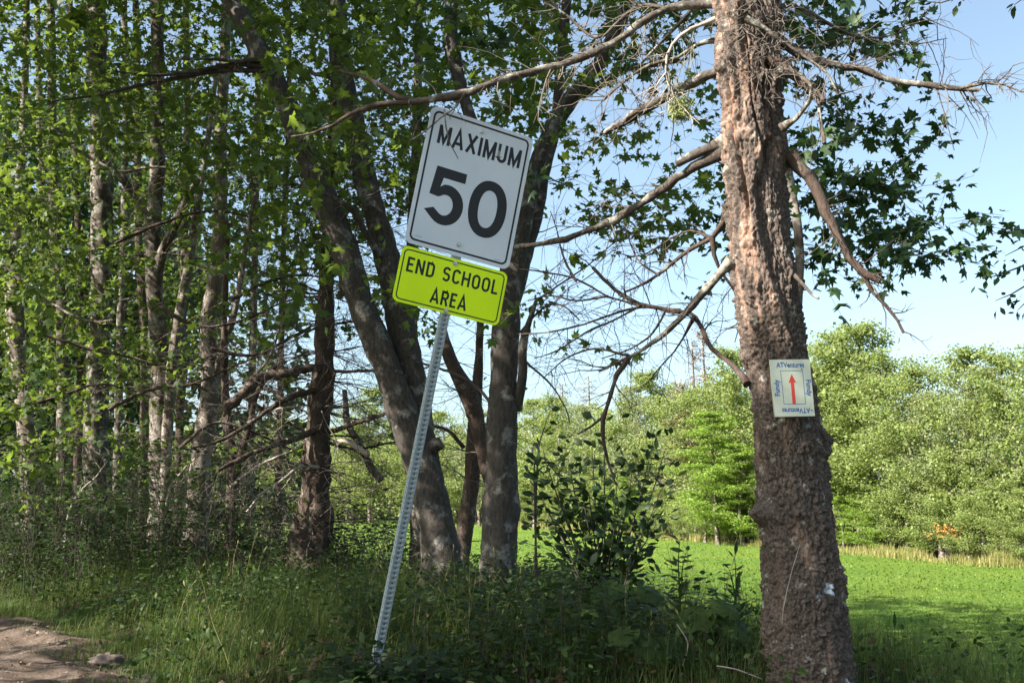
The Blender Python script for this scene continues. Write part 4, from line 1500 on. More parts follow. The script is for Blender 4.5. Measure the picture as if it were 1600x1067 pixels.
def grow(key, twig_mat, leaf_m, tpl=MAPLE, tkey="maple", n_obj=0):
    T = TREES[key]
    if not T['clusters']:
        return
    nodes = [p for p in T['nodes']]
    cl = sorted(T['clusters'], key=lambda q: np.min(np.linalg.norm(T['main'] - q[0], axis=1)) + random.uniform(0, .5))
    NA = np.zeros((len(nodes) + len(cl) * 4 + 8, 3))
    cnt = len(nodes)
    NA[:cnt] = nodes
    rad = np.zeros(len(NA))
    rad[:cnt] = .03
    lv = T['leaves']
    mb = T['twigs']
    nmain = cnt
    for c, L, nl, ls, droop, tilt in cl:
        d = np.linalg.norm(NA[:cnt] - c, axis=1)
        below = NA[:cnt, 2] - c[2]
        cost = d + .5 * np.maximum(0, below)
        i = int(np.argmin(cost))
        s0 = NA[i]
        dist = d[i]
        out = unit(c - s0 + 1e-4)
        r0 = min(.022, .0035 + .0065 * dist) if i < nmain else min(rad[i] * .8, .003 + .004 * dist)
        mid = (s0 + c) / 2 + np.array([0, 0, .08 * dist]) + RNG.normal(0, .04 * dist, 3)
        q1 = s0 * .56 + mid * .44 + RNG.normal(0, .02 * dist, 3)
        pts = np.array([s0, q1, mid, c])
        tube(mb, pts, [r0, r0 * .8, r0 * .65, max(.002, r0 * .45)], 4, cap=False)
        for p_ in (q1, mid, c):
            NA[cnt] = p_
            rad[cnt] = r0 * .6
            cnt += 1
        # the leafy twig itself
        hd = unit(np.array([out[0], out[1], out[2] * .3 - .1]) + RNG.normal(0, .35, 3))
        tw = wiggle(c, hd, L, 4, .18, .06)
        tube(mb, tw, np.linspace(max(.002, r0 * .4), .0012, 5), 3, cap=False)
        for k in range(nl):
            u = random.uniform(.05, 1) * 4
            w = min(int(u), 3)
            p_ = tw[w] + (tw[w + 1] - tw[w]) * (u - w)
            side = RNG.normal(size=3)
            a = unit(side * .9 + hd * .6 + np.array([0, 0, -droop]))
            p_ = p_ + a * random.uniform(.01, .05) + RNG.normal(0, .03, 3)
            nn = unit(np.array([0, 0, 1.]) + RNG.normal(0, tilt, 3))
            lv.add(p_, a, nn, ls * random.uniform(.45, 1.25))
    mb.build("twigs", M[twig_mat], T['obj'], kind="stuff")
    if lv.p:
        split_leaves(T['obj'], tpl, tkey, lv.arrays(), M[leaf_m], n_obj, T['base'])


# ash spray reaching in from the right edge
ash_base = np.array([4.6, 6.2, float(ground_z(4.6, 6.2))])
ash = thing("ash_tree", "narrow leaved tree whose sprays reach in at the right edge against the sky", "tree", ash_base)
mb = MB()
sp, sr = smooth_path([ash_base + np.array([0, 0, -.2]), ash_base + np.array([.05, 0, 2]), ash_base + np.array([-.1, .1, 4.5]), ash_base + np.array([0, 0, 7])], [.09, .075, .055, .02], .2)
tube(mb, sp, sr, 12, .04)
mb.build("trunk", M['bark_grey'], ash, smooth=True)
lv = Leaves()
for pts in ([(1720, 330), (1660, 350), (1620, 360), (1575, 358), (1550, 366)], [(1720, 400), (1650, 400), (1600, 415), (1560, 430), (1535, 436)], [(1720, 420), (1650, 430), (1605, 445), (1580, 460), (1555, 470)],
            [(1700, 440), (1640, 455), (1605, 470), (1590, 485)], [(1720, 380), (1640, 375), (1600, 385), (1570, 400)], [(1560, -60), (1530, -30), (1500, -5), (1470, 5), (1440, 2)], [(1640, -30), (1610, -10), (1585, 8)]):
    p3 = np.array([P(a, b_, 6.0) for a, b_ in pts])
    p3 = np.vstack([[ash_base + np.array([-.05, .1, (p3[0][2] - ash_base[2]) - .3])], p3])
    s3, r3 = smooth_path(p3, np.linspace(.012, .002, len(p3)), .08)
    mb = MB()
    tube(mb, s3, r3, 5)
    mb.build("branch", M['darktwig'], ash)
    for k in range(4, len(s3), 1):
        for _k in range(4):
            a = unit(RNG.normal(size=3) * .8 + unit(s3[k] - s3[k - 1]) + np.array([0, 0, -.5]))
            lv.add(s3[k] + a * random.uniform(.0, .07) + RNG.normal(0, .02, 3), a, unit(np.array([0, -.3, 1.]) + RNG.normal(0, .6, 3)), random.uniform(.045, .07))
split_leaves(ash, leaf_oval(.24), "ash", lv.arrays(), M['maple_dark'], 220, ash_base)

grow("A", 'darktwig', 'maple', n_obj=300)
grow("B", 'darktwig', 'maple', n_obj=300)
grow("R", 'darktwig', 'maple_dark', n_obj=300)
grow("T4", 'deadtwig', 'maple', n_obj=250)
grow("T5", 'deadtwig', 'maple', n_obj=250)
for k_ in ("thin", "T1", "T2", "T3", "T4b", "T6", "X0", "X1", "X2", "X3", "X4", "X5", "X7"):
    grow(k_, 'deadtwig', 'maple', STAR, "star")
for k_ in ("O1", "O2", "O3", "O4", "O5", "P1", "P2", "P3", "P4"):
    grow(k_, 'darktwig', 'maple', SIMPLE, "simple")


# dead conifer twigs and the tangle of bare limbs in the middle
def limb(key, pts, Y0, Y1, w0, w1, mat, **kw):
    return branch(TREES[key]['obj'], pts, Y0, Y1, w0, w1, mat, **kw)


limb("DS", [(500, 575), (470, 578), (440, 585), (410, 590), (375, 618), (350, 640)], 10.4, 9.8, 14, 16, 'bark_dark', twigs=12, tl=.6, tr=.006, tmat='darktwig')
limb("DS", [(495, 610), (455, 620), (420, 640), (385, 665), (340, 690), (300, 700)], 10.4, 9.8, 10, 4, 'bark_dark', twigs=16, tl=.6, tr=.005, tmat='darktwig')
limb("DS", [(500, 670), (450, 690), (400, 705), (370, 720), (340, 735)], 10.4, 9.7, 10, 6, 'bark_dark', twigs=16, tl=.6, tr=.005, tmat='darktwig')
limb("DS", [(512, 675), (545, 665), (590, 650), (610, 640)], 10.5, 9.8, 8, 6, 'bark_dark', twigs=10, tl=.5, tr=.005, tmat='darktwig')
limb("DS", [(575, 712), (562, 700), (540, 690), (520, 690)], 10.3, 10.4, 9, 7, 'palewood', twigs=6, tl=.4, tmat='palewood')
limb("DS", [(505, 580), (560, 580), (620, 575)], 10.5, 9.9, 6, 4, 'bark_dark', twigs=8, tl=.5, tr=.005, tmat='darktwig')
limb("DS", [(540, 610), (543, 660), (560, 690), (575, 720), (595, 750)], 11, 10.8, 8, 12, 'bark_pale', twigs=8, tl=.5, tr=.004)
limb("DS", [(498, 730), (470, 728), (440, 750), (410, 770), (385, 800)], 10.3, 9.8, 6, 3, 'palewood', twigs=8, tl=.4, tmat='palewood')
limb("T6", [(350, 650), (385, 600), (420, 560), (440, 500), (450, 440)], 10.6, 10.2, 6, 2, 'dead', twigs=10, tl=.4, tr=.004)
limb("T6", [(355, 690), (390, 660), (430, 640), (460, 635)], 10.7, 10.2, 5, 2, 'palewood', twigs=10, tl=.4, tr=.003, tmat='palewood')
limb("T6", [(360, 760), (400, 730), (430, 715), (465, 700)], 10.7, 10.2, 6, 2, 'palewood', twigs=10, tl=.4, tr=.003, tmat='palewood')
limb("T5", [(260, 790), (268, 760), (290, 730), (318, 705), (340, 680)], 10.9, 10.9, 4, 2, 'palewood', twigs=3, tl=.3, tmat='palewood', label="pale bare stick leaning against the trunk")
limb("T4", [(100, 860), (108, 800), (128, 765), (150, 745), (168, 720)], 11.0, 11.2, 4, 2, 'palewood', twigs=3, tl=.3, tmat='palewood')
limb("T1", [(0, 410), (40, 445), (90, 480), (140, 502), (180, 500)], 12, 11.6, 6, 3, 'dead', twigs=10, tl=.5, tr=.005)
limb("T3", [(5, 232), (60, 228), (130, 222), (180, 212), (235, 205)], 11.5, 11.5, 4, 3, 'dead', twigs=8, tl=.4, tr=.004)
limb("T4", [(110, 228), (150, 252), (190, 268), (230, 262), (260, 262)], 11.3, 11.3, 5, 4, 'dead', twigs=8, tl=.4, tr=.004)
limb("A", [(430, 92), (370, 95), (310, 92), (270, 94)], 8.9, 8.2, 8, 3, 'dead', twigs=10, tl=.4, tr=.004, tmat='darktwig')
limb("A", [(420, 105), (360, 102), (300, 112), (240, 118), (180, 112)], 8.9, 7.9, 10, 3, 'bark_dark', twigs=14, tl=.45, tr=.004, tmat='darktwig')
limb("A", [(420, 110), (340, 112), (265, 125), (200, 138), (150, 150), (80, 158)], 8.9, 7.6, 9, 3, 'bark_dark', twigs=14, tl=.45, tr=.004, tmat='darktwig')
limb("A", [(590, 400), (565, 350), (540, 320), (500, 300), (465, 290)], 9.1, 8.6, 12, 5, 'bark_maple', twigs=8, tl=.4)
limb("A", [(440, 95), (470, 108), (500, 118), (540, 130)], 8.9, 8.6, 9, 4, 'bark_dark', twigs=8, tl=.4, tmat='darktwig')
limb("B", [(775, 640), (740, 600), (700, 580), (650, 565)], 8.5, 9.0, 6, 3, 'darktwig', twigs=14, tl=.5, tr=.004, tmat='darktwig')
limb("snag", [(725, 700), (700, 672), (672, 665), (650, 662)], 9.9, 9.7, 7, 3, 'bark_dark', twigs=6, tl=.4, tr=.004, tmat='darktwig')
limb("B", [(812, 520), (850, 480), (880, 478), (905, 500)], 8.4, 8.2, 4, 2, 'darktwig', twigs=20, tl=.45, tr=.003, tmat='darktwig')
limb("B", [(815, 560), (860, 600), (885, 640), (890, 660)], 8.4, 8.1, 4, 2, 'darktwig', twigs=6, tl=.4, tr=.003, tmat='darktwig')
for pts, k_ in (([(60, 520), (140, 545), (210, 560), (290, 590), (360, 640)], "T4"), ([(170, 640), (230, 610), (300, 600), (370, 570), (450, 540)], "T5"), ([(250, 480), (310, 510), (380, 500), (450, 470), (520, 460)], "T5"),
                ([(330, 545), (400, 555), (470, 520), (560, 500)], "DS"), ([(280, 700), (340, 660), (430, 690), (520, 740)], "DS"), ([(360, 470), (420, 440), (480, 430), (560, 450)], "DS"), ([(180, 380), (250, 350), (330, 330), (420, 345)], "T4"),
                ([(20, 640), (90, 620), (160, 600), (240, 620)], "T3"), ([(380, 620), (450, 660), (540, 700), (620, 690)], "DS")):
    limb(k_, pts, 10.4, 10.9, 6, 2.5, 'bark_dark', twigs=22, tl=.5, tr=.004, tmat='darktwig')
# bare twigs around the dead conifer and the thin trunks
mb = MB()
mbp = MB()
dsn = TREES["DS"]['main']
for k in range(430):
    p0 = dsn[random.randrange(len(dsn))]
    if p0[2] > 5.5 or p0[2] < 1.0:
        continue
    a = random.uniform(0, 2 * math.pi)
    L_ = random.uniform(.5, 1.7)
    q = wiggle(p0, (math.cos(a), math.sin(a) * .6, random.uniform(-.35, .25)), L_, 7, .14, .04)
    tgt = mbp if random.random() < .5 else mb
    r_ = random.uniform(.004, .011)
    tube(tgt, q, np.linspace(r_, .0015, 8), 3, cap=False)
    dead_twigs(tgt, q, None, 9, .35, .0025, .04, 2)
mb.build("twigs", M['darktwig'], ds, kind="stuff")
mbp.build("pale_twigs", M['deadtwig'], ds, kind="stuff")
for key in ("T1", "T2", "T3", "T4", "T5", "T6", "snag", "thin", "X0", "X1", "X4", "X5", "X6"):
    T = TREES[key]
    mb = MB()
    nn = T['main']
    for k in range(60):
        p0 = nn[random.randrange(len(nn))]
        if p0[2] > 6.5 or p0[2] < 1.0:
            continue
        a = random.uniform(0, 2 * math.pi)
        q = wiggle(p0, (math.cos(a), math.sin(a), random.uniform(-.3, .5)), random.uniform(.4, 1.4), 7, .16, .03)
        r_ = random.uniform(.003, .008)
        tube(mb, q, np.linspace(r_, .0015, 8), 3, cap=False)
        dead_twigs(mb, q, None, 5, .35, .0022, .04, 1)
    mb.build("dead_twigs", M['deadtwig'], T['obj'], kind="stuff")


# ------------------------------------------------------------------ the wood behind the left stand (one mass)
lv = Leaves()
mbw = MB()
Nw = 36000
px_ = RNG.uniform(-260, 480, Nw)
py_ = RNG.uniform(150, 800, Nw)
Yw = RNG.uniform(17, 30, Nw)
p = np.array([P(a, b_, y) for a, b_, y in zip(px_, py_, Yw)])
nzv = np.array([noise.noise(Vector(q) * .55) for q in p])
edge = (px_ < 290 + 60 * np.sin(py_ / 60)) | (RNG.random(Nw) < .22)
ok = (nzv > -.12) & edge & (p[:, 2] > .3)
shx = p[:, 1] - SUN[1] * (p[:, 2] + 1) / SUN[2]
p = p[ok]
n_ = len(p)
pr = leaf_frames(p, RNG.normal(size=(n_, 3)) + np.array([0, 0, -.3]), np.array([0, 0, 1.]) + RNG.normal(0, .6, (n_, 3)), RNG.uniform(.16, .30, n_))
emit_leaves(mbw, STAR, *pr)
mbw.build("wood_foliage", M['maple_dark'], kind="stuff")["label"] = "dense green foliage of the wood behind the left trunks"
mbw = MB()
for k in range(26):
    x = random.uniform(-260, 330)
    Y_ = random.uniform(18, 30)
    b0 = P(x, 800, Y_)
    b0[2] = float(ground_z(b0[0], b0[1])) - .1
    top = b0 + np.array([random.uniform(-.6, .6), 0, random.uniform(8, 10)])
    sp, sr = smooth_path([b0, (b0 + top) / 2 + RNG.normal(0, .15, 3), top], [.11, .09, .04], .6)
    tube(mbw, sp, sr, 7, .05)
mbw.build("wood_trunks", M['bark_grey'], smooth=True, kind="stuff")["label"] = "thin trunks deep inside the wood at left"

# ------------------------------------------------------------------ undergrowth
def blades(mb, x, y, hgt, wid, lean=.5, seg=3, zoff=0.0):
    n = len(x)
    z = ground_z(x, y) + zoff
    a = RNG.uniform(0, 2 * math.pi, n)
    d = np.stack([np.cos(a), np.sin(a)], 1)
    side = np.stack([-d[:, 1], d[:, 0]], 1)
    le = RNG.uniform(.1, 1, n) * lean
    V_ = []
    for k in range(seg + 1):
        t = k / seg
        w = wid * (1 - t) ** .8 * .5
        off = hgt * le * t ** 2
        zz_ = hgt * t * (1 - .35 * le * t)
        c = np.stack([x + d[:, 0] * off, y + d[:, 1] * off, z + zz_], 1)
        if k < seg:
            V_.append(c - np.c_[side * w[:, None], np.zeros(n)])
            V_.append(c + np.c_[side * w[:, None], np.zeros(n)])
        else:
            V_.append(c)
    K = 2 * seg + 1
    Vv = np.stack(V_, 1).reshape(-1, 3)
    b0 = (np.arange(n) * K)[:, None]
    f = []
    for k in range(seg - 1):
        f += [[2 * k, 2 * k + 1, 2 * k + 3], [2 * k, 2 * k + 3, 2 * k + 2]]
    f.append([2 * seg - 2, 2 * seg - 1, 2 * seg])
    f = np.array(f)
    mb.add(Vv, (f[None] + b0[:, :, None]).reshape(-1, 3), np.repeat(RNG.random(n), len(f)))


def scatter(n, x0, x1, y0, y1, fn):
    x = RNG.uniform(x0, x1, n)
    y = RNG.uniform(y0, y1, n)
    k = fn(x, y)
    return x[k], y[k]


def nfield(x, y, s, k=0.):
    return np.array([noise.noise((a * s, b_ * s, k)) for a, b_ in zip(x, y)])


def off_trk(x, y, mrg=0.0):
    e = track_edge(y)
    return ~((x < e + mrg) & (x > e - 5.2 - mrg) & (y < 16))


def in_view(x, y, m=.5):
    return np.abs(x) < (y * .5 + m)


# verge grass
x, y = scatter(150000, -7.5, 4.2, 3.6, 13.5, lambda x, y: in_view(x, y) & off_trk(x, y, -.12) & (y < crest(x) + 2.2))
keep = nfield(x, y, .9) + .25 * RNG.normal(size=len(x)) > -.18
x, y = x[keep], y[keep]
dist_edge = x - track_edge(y)
hg = RNG.uniform(.14, .50, len(x)) * np.clip(.35 + dist_edge * .5, .3, 1.0) * np.clip((y - 2.5) / 3.5, .3, 1)
mb = MB()
blades(mb, x, y, hg, RNG.uniform(.0022, .0055, len(x)), .95)
o = mb.build("verge_grass", M['grass'], kind="stuff")
o["label"] = "shaded tangled grass covering the verge round the post"
# a band of thicker grass by the sunny side of the verge edge
x, y = scatter(26000, -6.5, 0.5, 5.5, 12.5, lambda x, y: in_view(x, y) & off_trk(x, y, -.35))
dd = x - track_edge(y)
k = RNG.random(len(x)) < np.exp(-np.maximum(0, dd) / .8)
x, y = x[k], y[k]
mb = MB()
blades(mb, x, y, RNG.uniform(.05, .30, len(x)) * np.clip(.25 + (x - track_edge(y)) * 1.2, .25, 1), RNG.uniform(.003, .006, len(x)), 1.1)
mb.build("edge_grass", M['grass'], kind="stuff")["label"] = "short grass straggling over the edge of the dirt track"
# low broad leaves among the grass
x, y = scatter(60000, -8.0, 4.0, 4.2, 15, lambda x, y: in_view(x, y) & off_trk(x, y, .10) & (y < crest(x) + 2.5))
w = nfield(x, y, 1.3, 7.)
k = w + .3 * RNG.normal(size=len(x)) > -.05
x, y, w = x[k], y[k], w[k]
n_ = len(x)
zz_ = ground_z(x, y) + RNG.random(n_) ** .7 * (.22 + .35 * np.clip(w + .3, 0, 1)) * np.clip((y - 2.5) / 3.5, .3, 1) * np.clip(.4 + (x - track_edge(y)) * .5, .3, 1)
mb = MB()
emit_leaves(mb, OVAL, *leaf_frames(np.stack([x, y, zz_], 1), RNG.normal(size=(n_, 3)) + np.array([0, 0, .1]), np.array([0, 0, 1.]) + RNG.normal(0, .5, (n_, 3)), RNG.uniform(.018, .05, n_)))
o = mb.build("ground_cover", M['weed'], kind="stuff")
o["label"] = "low leafy ground cover among the verge grass"
# thicket understorey at the foot of the left trunks
pts = []
for k in range(2820):
    px1, Y_ = (random.uniform(-40, 640), random.uniform(9.5, 15.5)) if k < 1500 else (random.uniform(180, 1180), random.triangular(4.9, 9.3, 8.2))
    q = P(px1, 700, Y_)
    zg = float(ground_z(q[0], q[1]))
    if not off_trk(np.array([q[0]]), np.array([Y_]), .3)[0]:
        continue
    if noise.noise((q[0] * .8, Y_ * .8, 3.)) < -.15:
        continue
    hmax = (1.25 if px1 < 380 else .8) * (.6 + .8 * random.random())
    if k >= 1500:
        if q[1] > crest(q[0]) + .8:
            continue
        hmax = random.uniform(.2, .5)
        if k >= 2600:
            px1, Y_ = random.uniform(535, 690), random.uniform(4.5, 4.95)
            q = P(px1, 700, Y_)
            zg = float(ground_z(q[0], q[1]))
            hmax = random.uniform(.24, .46)
        if px1 < 540 and Y_ < 8.3 and k < 2600:
            continue
    q[2] = zg
    st = wiggle(q, (random.gauss(0, .25), random.gauss(0, .25), 1), hmax, 6, .12)
    pts.append(st)
mb = MB()
lv = Leaves()
for st in pts:
    tube(mb, st, np.linspace(.004, .0015, len(st)), 3, cap=False)
    for k in range(26):
        u = random.uniform(.04, 1) * (len(st) - 1)
        i = min(int(u), len(st) - 2)
        p_ = st[i] + (st[i + 1] - st[i]) * (u - i)
        a = unit(np.array([*RNG.normal(size=2), random.uniform(-.3, .3)]))
        lv.add(p_ + a * random.uniform(.02, .18), a, unit(np.array([0, 0, 1.]) + RNG.normal(0, .35, 3)), random.uniform(.03, .075))
mb.build("thicket_stems", M['darktwig'], kind="stuff")["label"] = "thin stems of the thicket at the foot of the left trunks"
mb = MB()
emit_leaves(mb, OVAL, *lv.arrays())
mb.build("thicket_leaves", M['shrub'], kind="stuff")["label"] = "leafy thicket at the foot of the left trunks"


# single weeds with upright leafy stems (shared meshes, copied)
def stem_plant(name, nl, hgt, ll, tpl, leafm, whorl=False):
    t = bpy.data.objects.new(name, None)
    t.empty_display_size = .05
    COL.objects.link(t)
    mb = MB()
    st = wiggle((0, 0, -.03), (random.gauss(0, .08), random.gauss(0, .08), 1), hgt, 7, .05)
    tube(mb, st, np.linspace(.0035, .0015, 8), 4, cap=False)
    link("stem", mb.mesh("stem", M['weed']), t)
    lv = Leaves()
    for k in range(nl):
        u = (.15 + .85 * k / nl) * 7
        i = min(int(u), 6)
        p_ = st[i] + (st[i + 1] - st[i]) * (u - i)
        a_ = k * 2.4 + random.uniform(-.3, .3)
        a = unit((math.cos(a_), math.sin(a_), random.uniform(.1, .6)))
        lv.add(p_, a, unit(np.array([0, 0, 1.2]) + a * -.4 + RNG.normal(0, .2, 3)), ll * random.uniform(.7, 1.1) * (1.1 - .5 * k / nl))
    mb = MB()
    emit_leaves(mb, tpl, *lv.arrays())
    link("leaves", mb.mesh("leaves", M[leafm]), t)
    return t


def copy_plant(src, loc, rz, s):
    o = src.copy()
    COL.objects.link(o)
    o.location = loc
    o.rotation_euler = (0, 0, rz)
    o.scale = (s, s, s)
    for ch in src.children:
        c = ch.copy()
        COL.objects.link(c)
        c.parent = o
    return o


protos = [stem_plant("goldenrod_weed", 34, .75, .085, LANCE, 'weed') for _ in range(3)]
used = set()
spots = []
for cx_, cy_, sx_, sy_, n_ in ((215, 850, 60, 30, 20), (340, 870, 60, 30, 16), (130, 860, 40, 20, 10), (480, 900, 60, 30, 14), (740, 930, 70, 30, 14), (900, 940, 60, 20, 8), (1120, 900, 40, 15, 6), (560, 960, 60, 30, 8), (250, 950, 50, 30, 6)):
    for k in range(n_):
        px1, py1 = random.gauss(cx_, sx_), random.gauss(cy_, sy_)
        Y_ = np.interp(py1, [820, 1000], [11, 6.2]) + random.uniform(-.5, .5)
        q = P(px1, 800, Y_)
        if off_trk(np.array([q[0]]), np.array([Y_]), .25)[0] and Y_ < crest(q[0]) + 1.5:
            spots.append((q[0], Y_, cx_))
for i, (x_, y_, cx_) in enumerate(spots):
    pr_ = protos[i % 3]
    loc = (x_, y_, float(ground_z(x_, y_)))
    s_ = random.uniform(.55, .95)
    if id(pr_) not in used:
        used.add(id(pr_))
        o = pr_
        o.location = loc
        o.rotation_euler = (0, 0, random.uniform(0, 6))
        o.scale = (s_, s_, s_)
    else:
        o = copy_plant(pr_, loc, random.uniform(0, 6.28), s_)
    if cx_ < 430:
        tag(o, "slender green weed with narrow leaves between the track and the left trunks", "weed", "leafy weeds below the left trunks")
    elif cx_ < 700:
        tag(o, "slender green weed with narrow leaves left of the leaning post", "weed", "leafy weeds left of the post")
    else:
        tag(o, "slender shaded weed with narrow leaves between the post and the peeling trunk", "weed", "leafy weeds right of the post")


def leafy_plant(name, label, cat, base_px, Y_, stems, leaf_len, nl, tpl, tkey, mat, bare=0.15, spread=.03, stem_w=4, kind_leaf_limit=300, grow_down=True, tilt=.6, alt=True):
    """stems: photo-traced polylines with depth Y; leaves stand singly along them"""
    b = P(base_px, 900, Y_)
    base = np.array([b[0], b[1], float(ground_z(b[0], b[1]))])
    t = thing(name, label, cat, base)
    lv = Leaves()
    for st in stems:
        p3 = [P(a, b_, Y_ + dy) for a, b_, dy in st]
        if grow_down:
            p3.append(base + np.array([random.uniform(-.05, .05), 0, -.05]))
        s3, r3 = smooth_path(p3, np.linspace(.002, stem_w / 2 * Y_ / F, len(p3)), .03)
        mb = MB()
        tube(mb, s3, r3, 5, .05)
        mb.build("stem", M['darktwig'] if mat != 'weed' else M['weed'], t)
        m = int(len(s3) * (1 - bare))
        cnt = max(3, int(nl * len(s3) * .03))
        for k in range(cnt):
            i = random.randint(0, max(0, m - 2)) if not alt else int(k / cnt * max(1, m - 1))
            i = min(i, len(s3) - 2)
            a = unit(RNG.normal(size=3) * np.array([1, .6, .5]) + unit(s3[i] - s3[i + 1]) * .7)
            lv.add(s3[i] + a * random.uniform(0, spread), a, unit(np.array([0, -.35, 1.]) + RNG.normal(0, tilt, 3)), leaf_len * random.uniform(.65, 1.15))
    split_leaves(t, tpl, tkey, lv.arrays(), M[mat], kind_leaf_limit, base)
    return t


stems = []
for tx, ty in ((1020, 690), (945, 660), (905, 735), (870, 760), (845, 690), (1035, 760), (965, 740), (925, 700), (990, 720), (870, 800), (1010, 800), (940, 790), (900, 810), (960, 820), (830, 740), (1040, 700), (1000, 850), (850, 840), (1025, 820), (920, 770), (885, 700), (975, 770)):
    mx_ = 945 + (tx - 945) * .45
    stems.append([(tx, ty, random.uniform(-.4, .4)), ((tx * 2 + mx_) / 3, ty + (900 - ty) * .3, random.uniform(-.3, .3)), (mx_, ty + (930 - ty) * .7, random.uniform(-.15, .15))])
leafy_plant("leafy_shrub", "dark broad leaved shrub between the straight grey trunk and the peeling conifer", "shrub", 945, 7.0, stems, .085, 34, leaf_oval(.3), "oval", 'shrub', bare=.12, spread=.16, stem_w=4)
leafy_plant("sapling", "thin sapling with few leaves growing from the straight grey trunk's foot", "sapling", 835, 7.6, [[(860, 640, 0), (850, 670, 0), (842, 700, 0), (838, 780, 0)], [(905, 790, 0), (870, 740, 0), (838, 715, 0), (836, 800, 0)], [(895, 745, .1), (850, 728, 0), (836, 780, 0)]], .07, 14, leaf_oval(.3), "oval", 'shrub', bare=.35, spread=.05, stem_w=4)
leafy_plant("milkweed_plant", "upright weed with pointed leaves against the bright field left of the conifer", "weed", 1062, 6.3, [[(1062, 845, 0), (1060, 880, 0), (1062, 930, 0)], [(1072, 862, 0), (1066, 890, 0), (1064, 930, 0)]], .085, 30, leaf_oval(.17), "point", 'weed', bare=.2, spread=.02)
leafy_plant("milkweed_plant", "upright dark weed with pointed leaves touching the conifer's left side", "weed", 1150, 5.9, [[(1148, 872, 0), (1150, 905, 0), (1150, 950, 0)], [(1140, 890, 0), (1146, 915, 0), (1150, 950, 0)]], .08, 28, leaf_oval(.17), "point", 'weed', bare=.2, spread=.02)
leafy_plant("milkweed_plant", "weed with a whorl of drooping leaves at the foot of the conifer's right side", "weed", 1392, 6.0, [[(1398, 985, 0), (1398, 1010, 0), (1396, 1067, 0)], [(1372, 1020, 0), (1380, 1045, 0), (1392, 1080, 0)]], .09, 30, leaf_oval(.2), "point2", 'weed', bare=.2, spread=.02)
leafy_plant("nettle_plant", "leafy weed squeezed against the right side of the conifer's base", "weed", 1345, 5.6, [[(1340, 1005, 0), (1342, 1030, 0), (1345, 1080, 0)], [(1360, 1025, 0), (1355, 1050, 0), (1347, 1090, 0)]], .06, 34, leaf_oval(.24), "oval", 'weed', bare=.2, spread=.02)
leafy_plant("seedling", "small pale green seedling in front of the conifer's base", "seedling", 1240, 4.5, [[(1240, 1050, 0), (1238, 1067, 0)], [(1232, 1058, 0), (1236, 1072, 0)]], .04, 40, leaf_oval(.3), "oval", 'maple', bare=.1, spread=.02)


# big soft leaves (burdock)
def broad_leaf():
    nu, nv = 12, 14
    v, f = [], []
    for j in range(nv + 1):
        t = j / nv
        w = .50 * (math.sin(math.pi * min(1, t * 1.0 + .10)) ** .75 if t < .9 else math.sin(math.pi * min(1, t + .10 * (1 - t) / .1)) ** .75 * 1.0)
        w = max(w, .004) * (1 + .05 * math.sin(t * 23))
        for i in range(nu + 1):
            u = i / nu * 2 - 1
            x_ = u * w
            y_ = t - .16 * abs(u) * (1 - t) ** 3 * 1.5
            vein = .035 * abs(math.sin((t * 6 + abs(u) * 1.6) * math.pi)) * (1 - .3 * abs(u)) + .06 * min(1, abs(u) * 4)
            z_ = vein - .30 * abs(x_) - .55 * max(0, t - .45) ** 1.5 + .04 * math.sin(t * 17 + u * 5) * abs(u)
            v.append((x_, y_, z_))
    for j in range(nv):
        for i in range(nu):
            a = j * (nu + 1) + i
            f.append((a, a + 1, a + nu + 2, a + nu + 1))
    return np.array(v), np.array(f)


BL = broad_leaf()
for base_px, Y_, lab, lvs in ((1010, 5.6, "burdock with two large pale green leaves low between shrub and conifer", [(1005, 998, -60, .20, .6), (1045, 1000, 20, .19, 1.2), (985, 985, 150, .16, .3)]),
                              (985, 6.4, "burdock with wide leaves just under the shrub", [(965, 915, 170, .22, .3), (1000, 920, 10, .20, .5), (930, 950, 200, .2, .6), (950, 965, 260, .19, .8)]),
                              (1110, 5.8, "burdock with dark drooping leaves left of the conifer's base", [(1100, 955, 180, .22, .6), (1135, 965, -30, .2, 1.0), (1120, 940, 60, .17, .3)])):
    b = P(base_px, 1000, Y_)
    base = np.array([b[0], b[1], float(ground_z(b[0], b[1]))])
    t = thing("burdock_plant", lab, "weed", base)
    for (lx_, ly_, az, size, dr) in lvs:
        p_ = P(lx_, ly_, Y_ - .1)
        a = unit((math.cos(math.radians(az)), -.5, -.2 - .5 * dr))
        mb = MB()
        emit_leaves(mb, BL, *leaf_frames(p_[None], a[None], unit(np.array([.1, -.35, 1.]))[None], np.array([size])), rnd=np.array([random.uniform(.4, .9)]))
        mb.build("leaf", M['weed'], t)
        mb = MB()
        s3, r3 = smooth_path([base, (base + p_) / 2 + np.array([0, 0, .08]), p_], [.006, .005, .003], .04)
        tube(mb, s3, r3, 5)
        mb.build("stem", M['weed'], t)

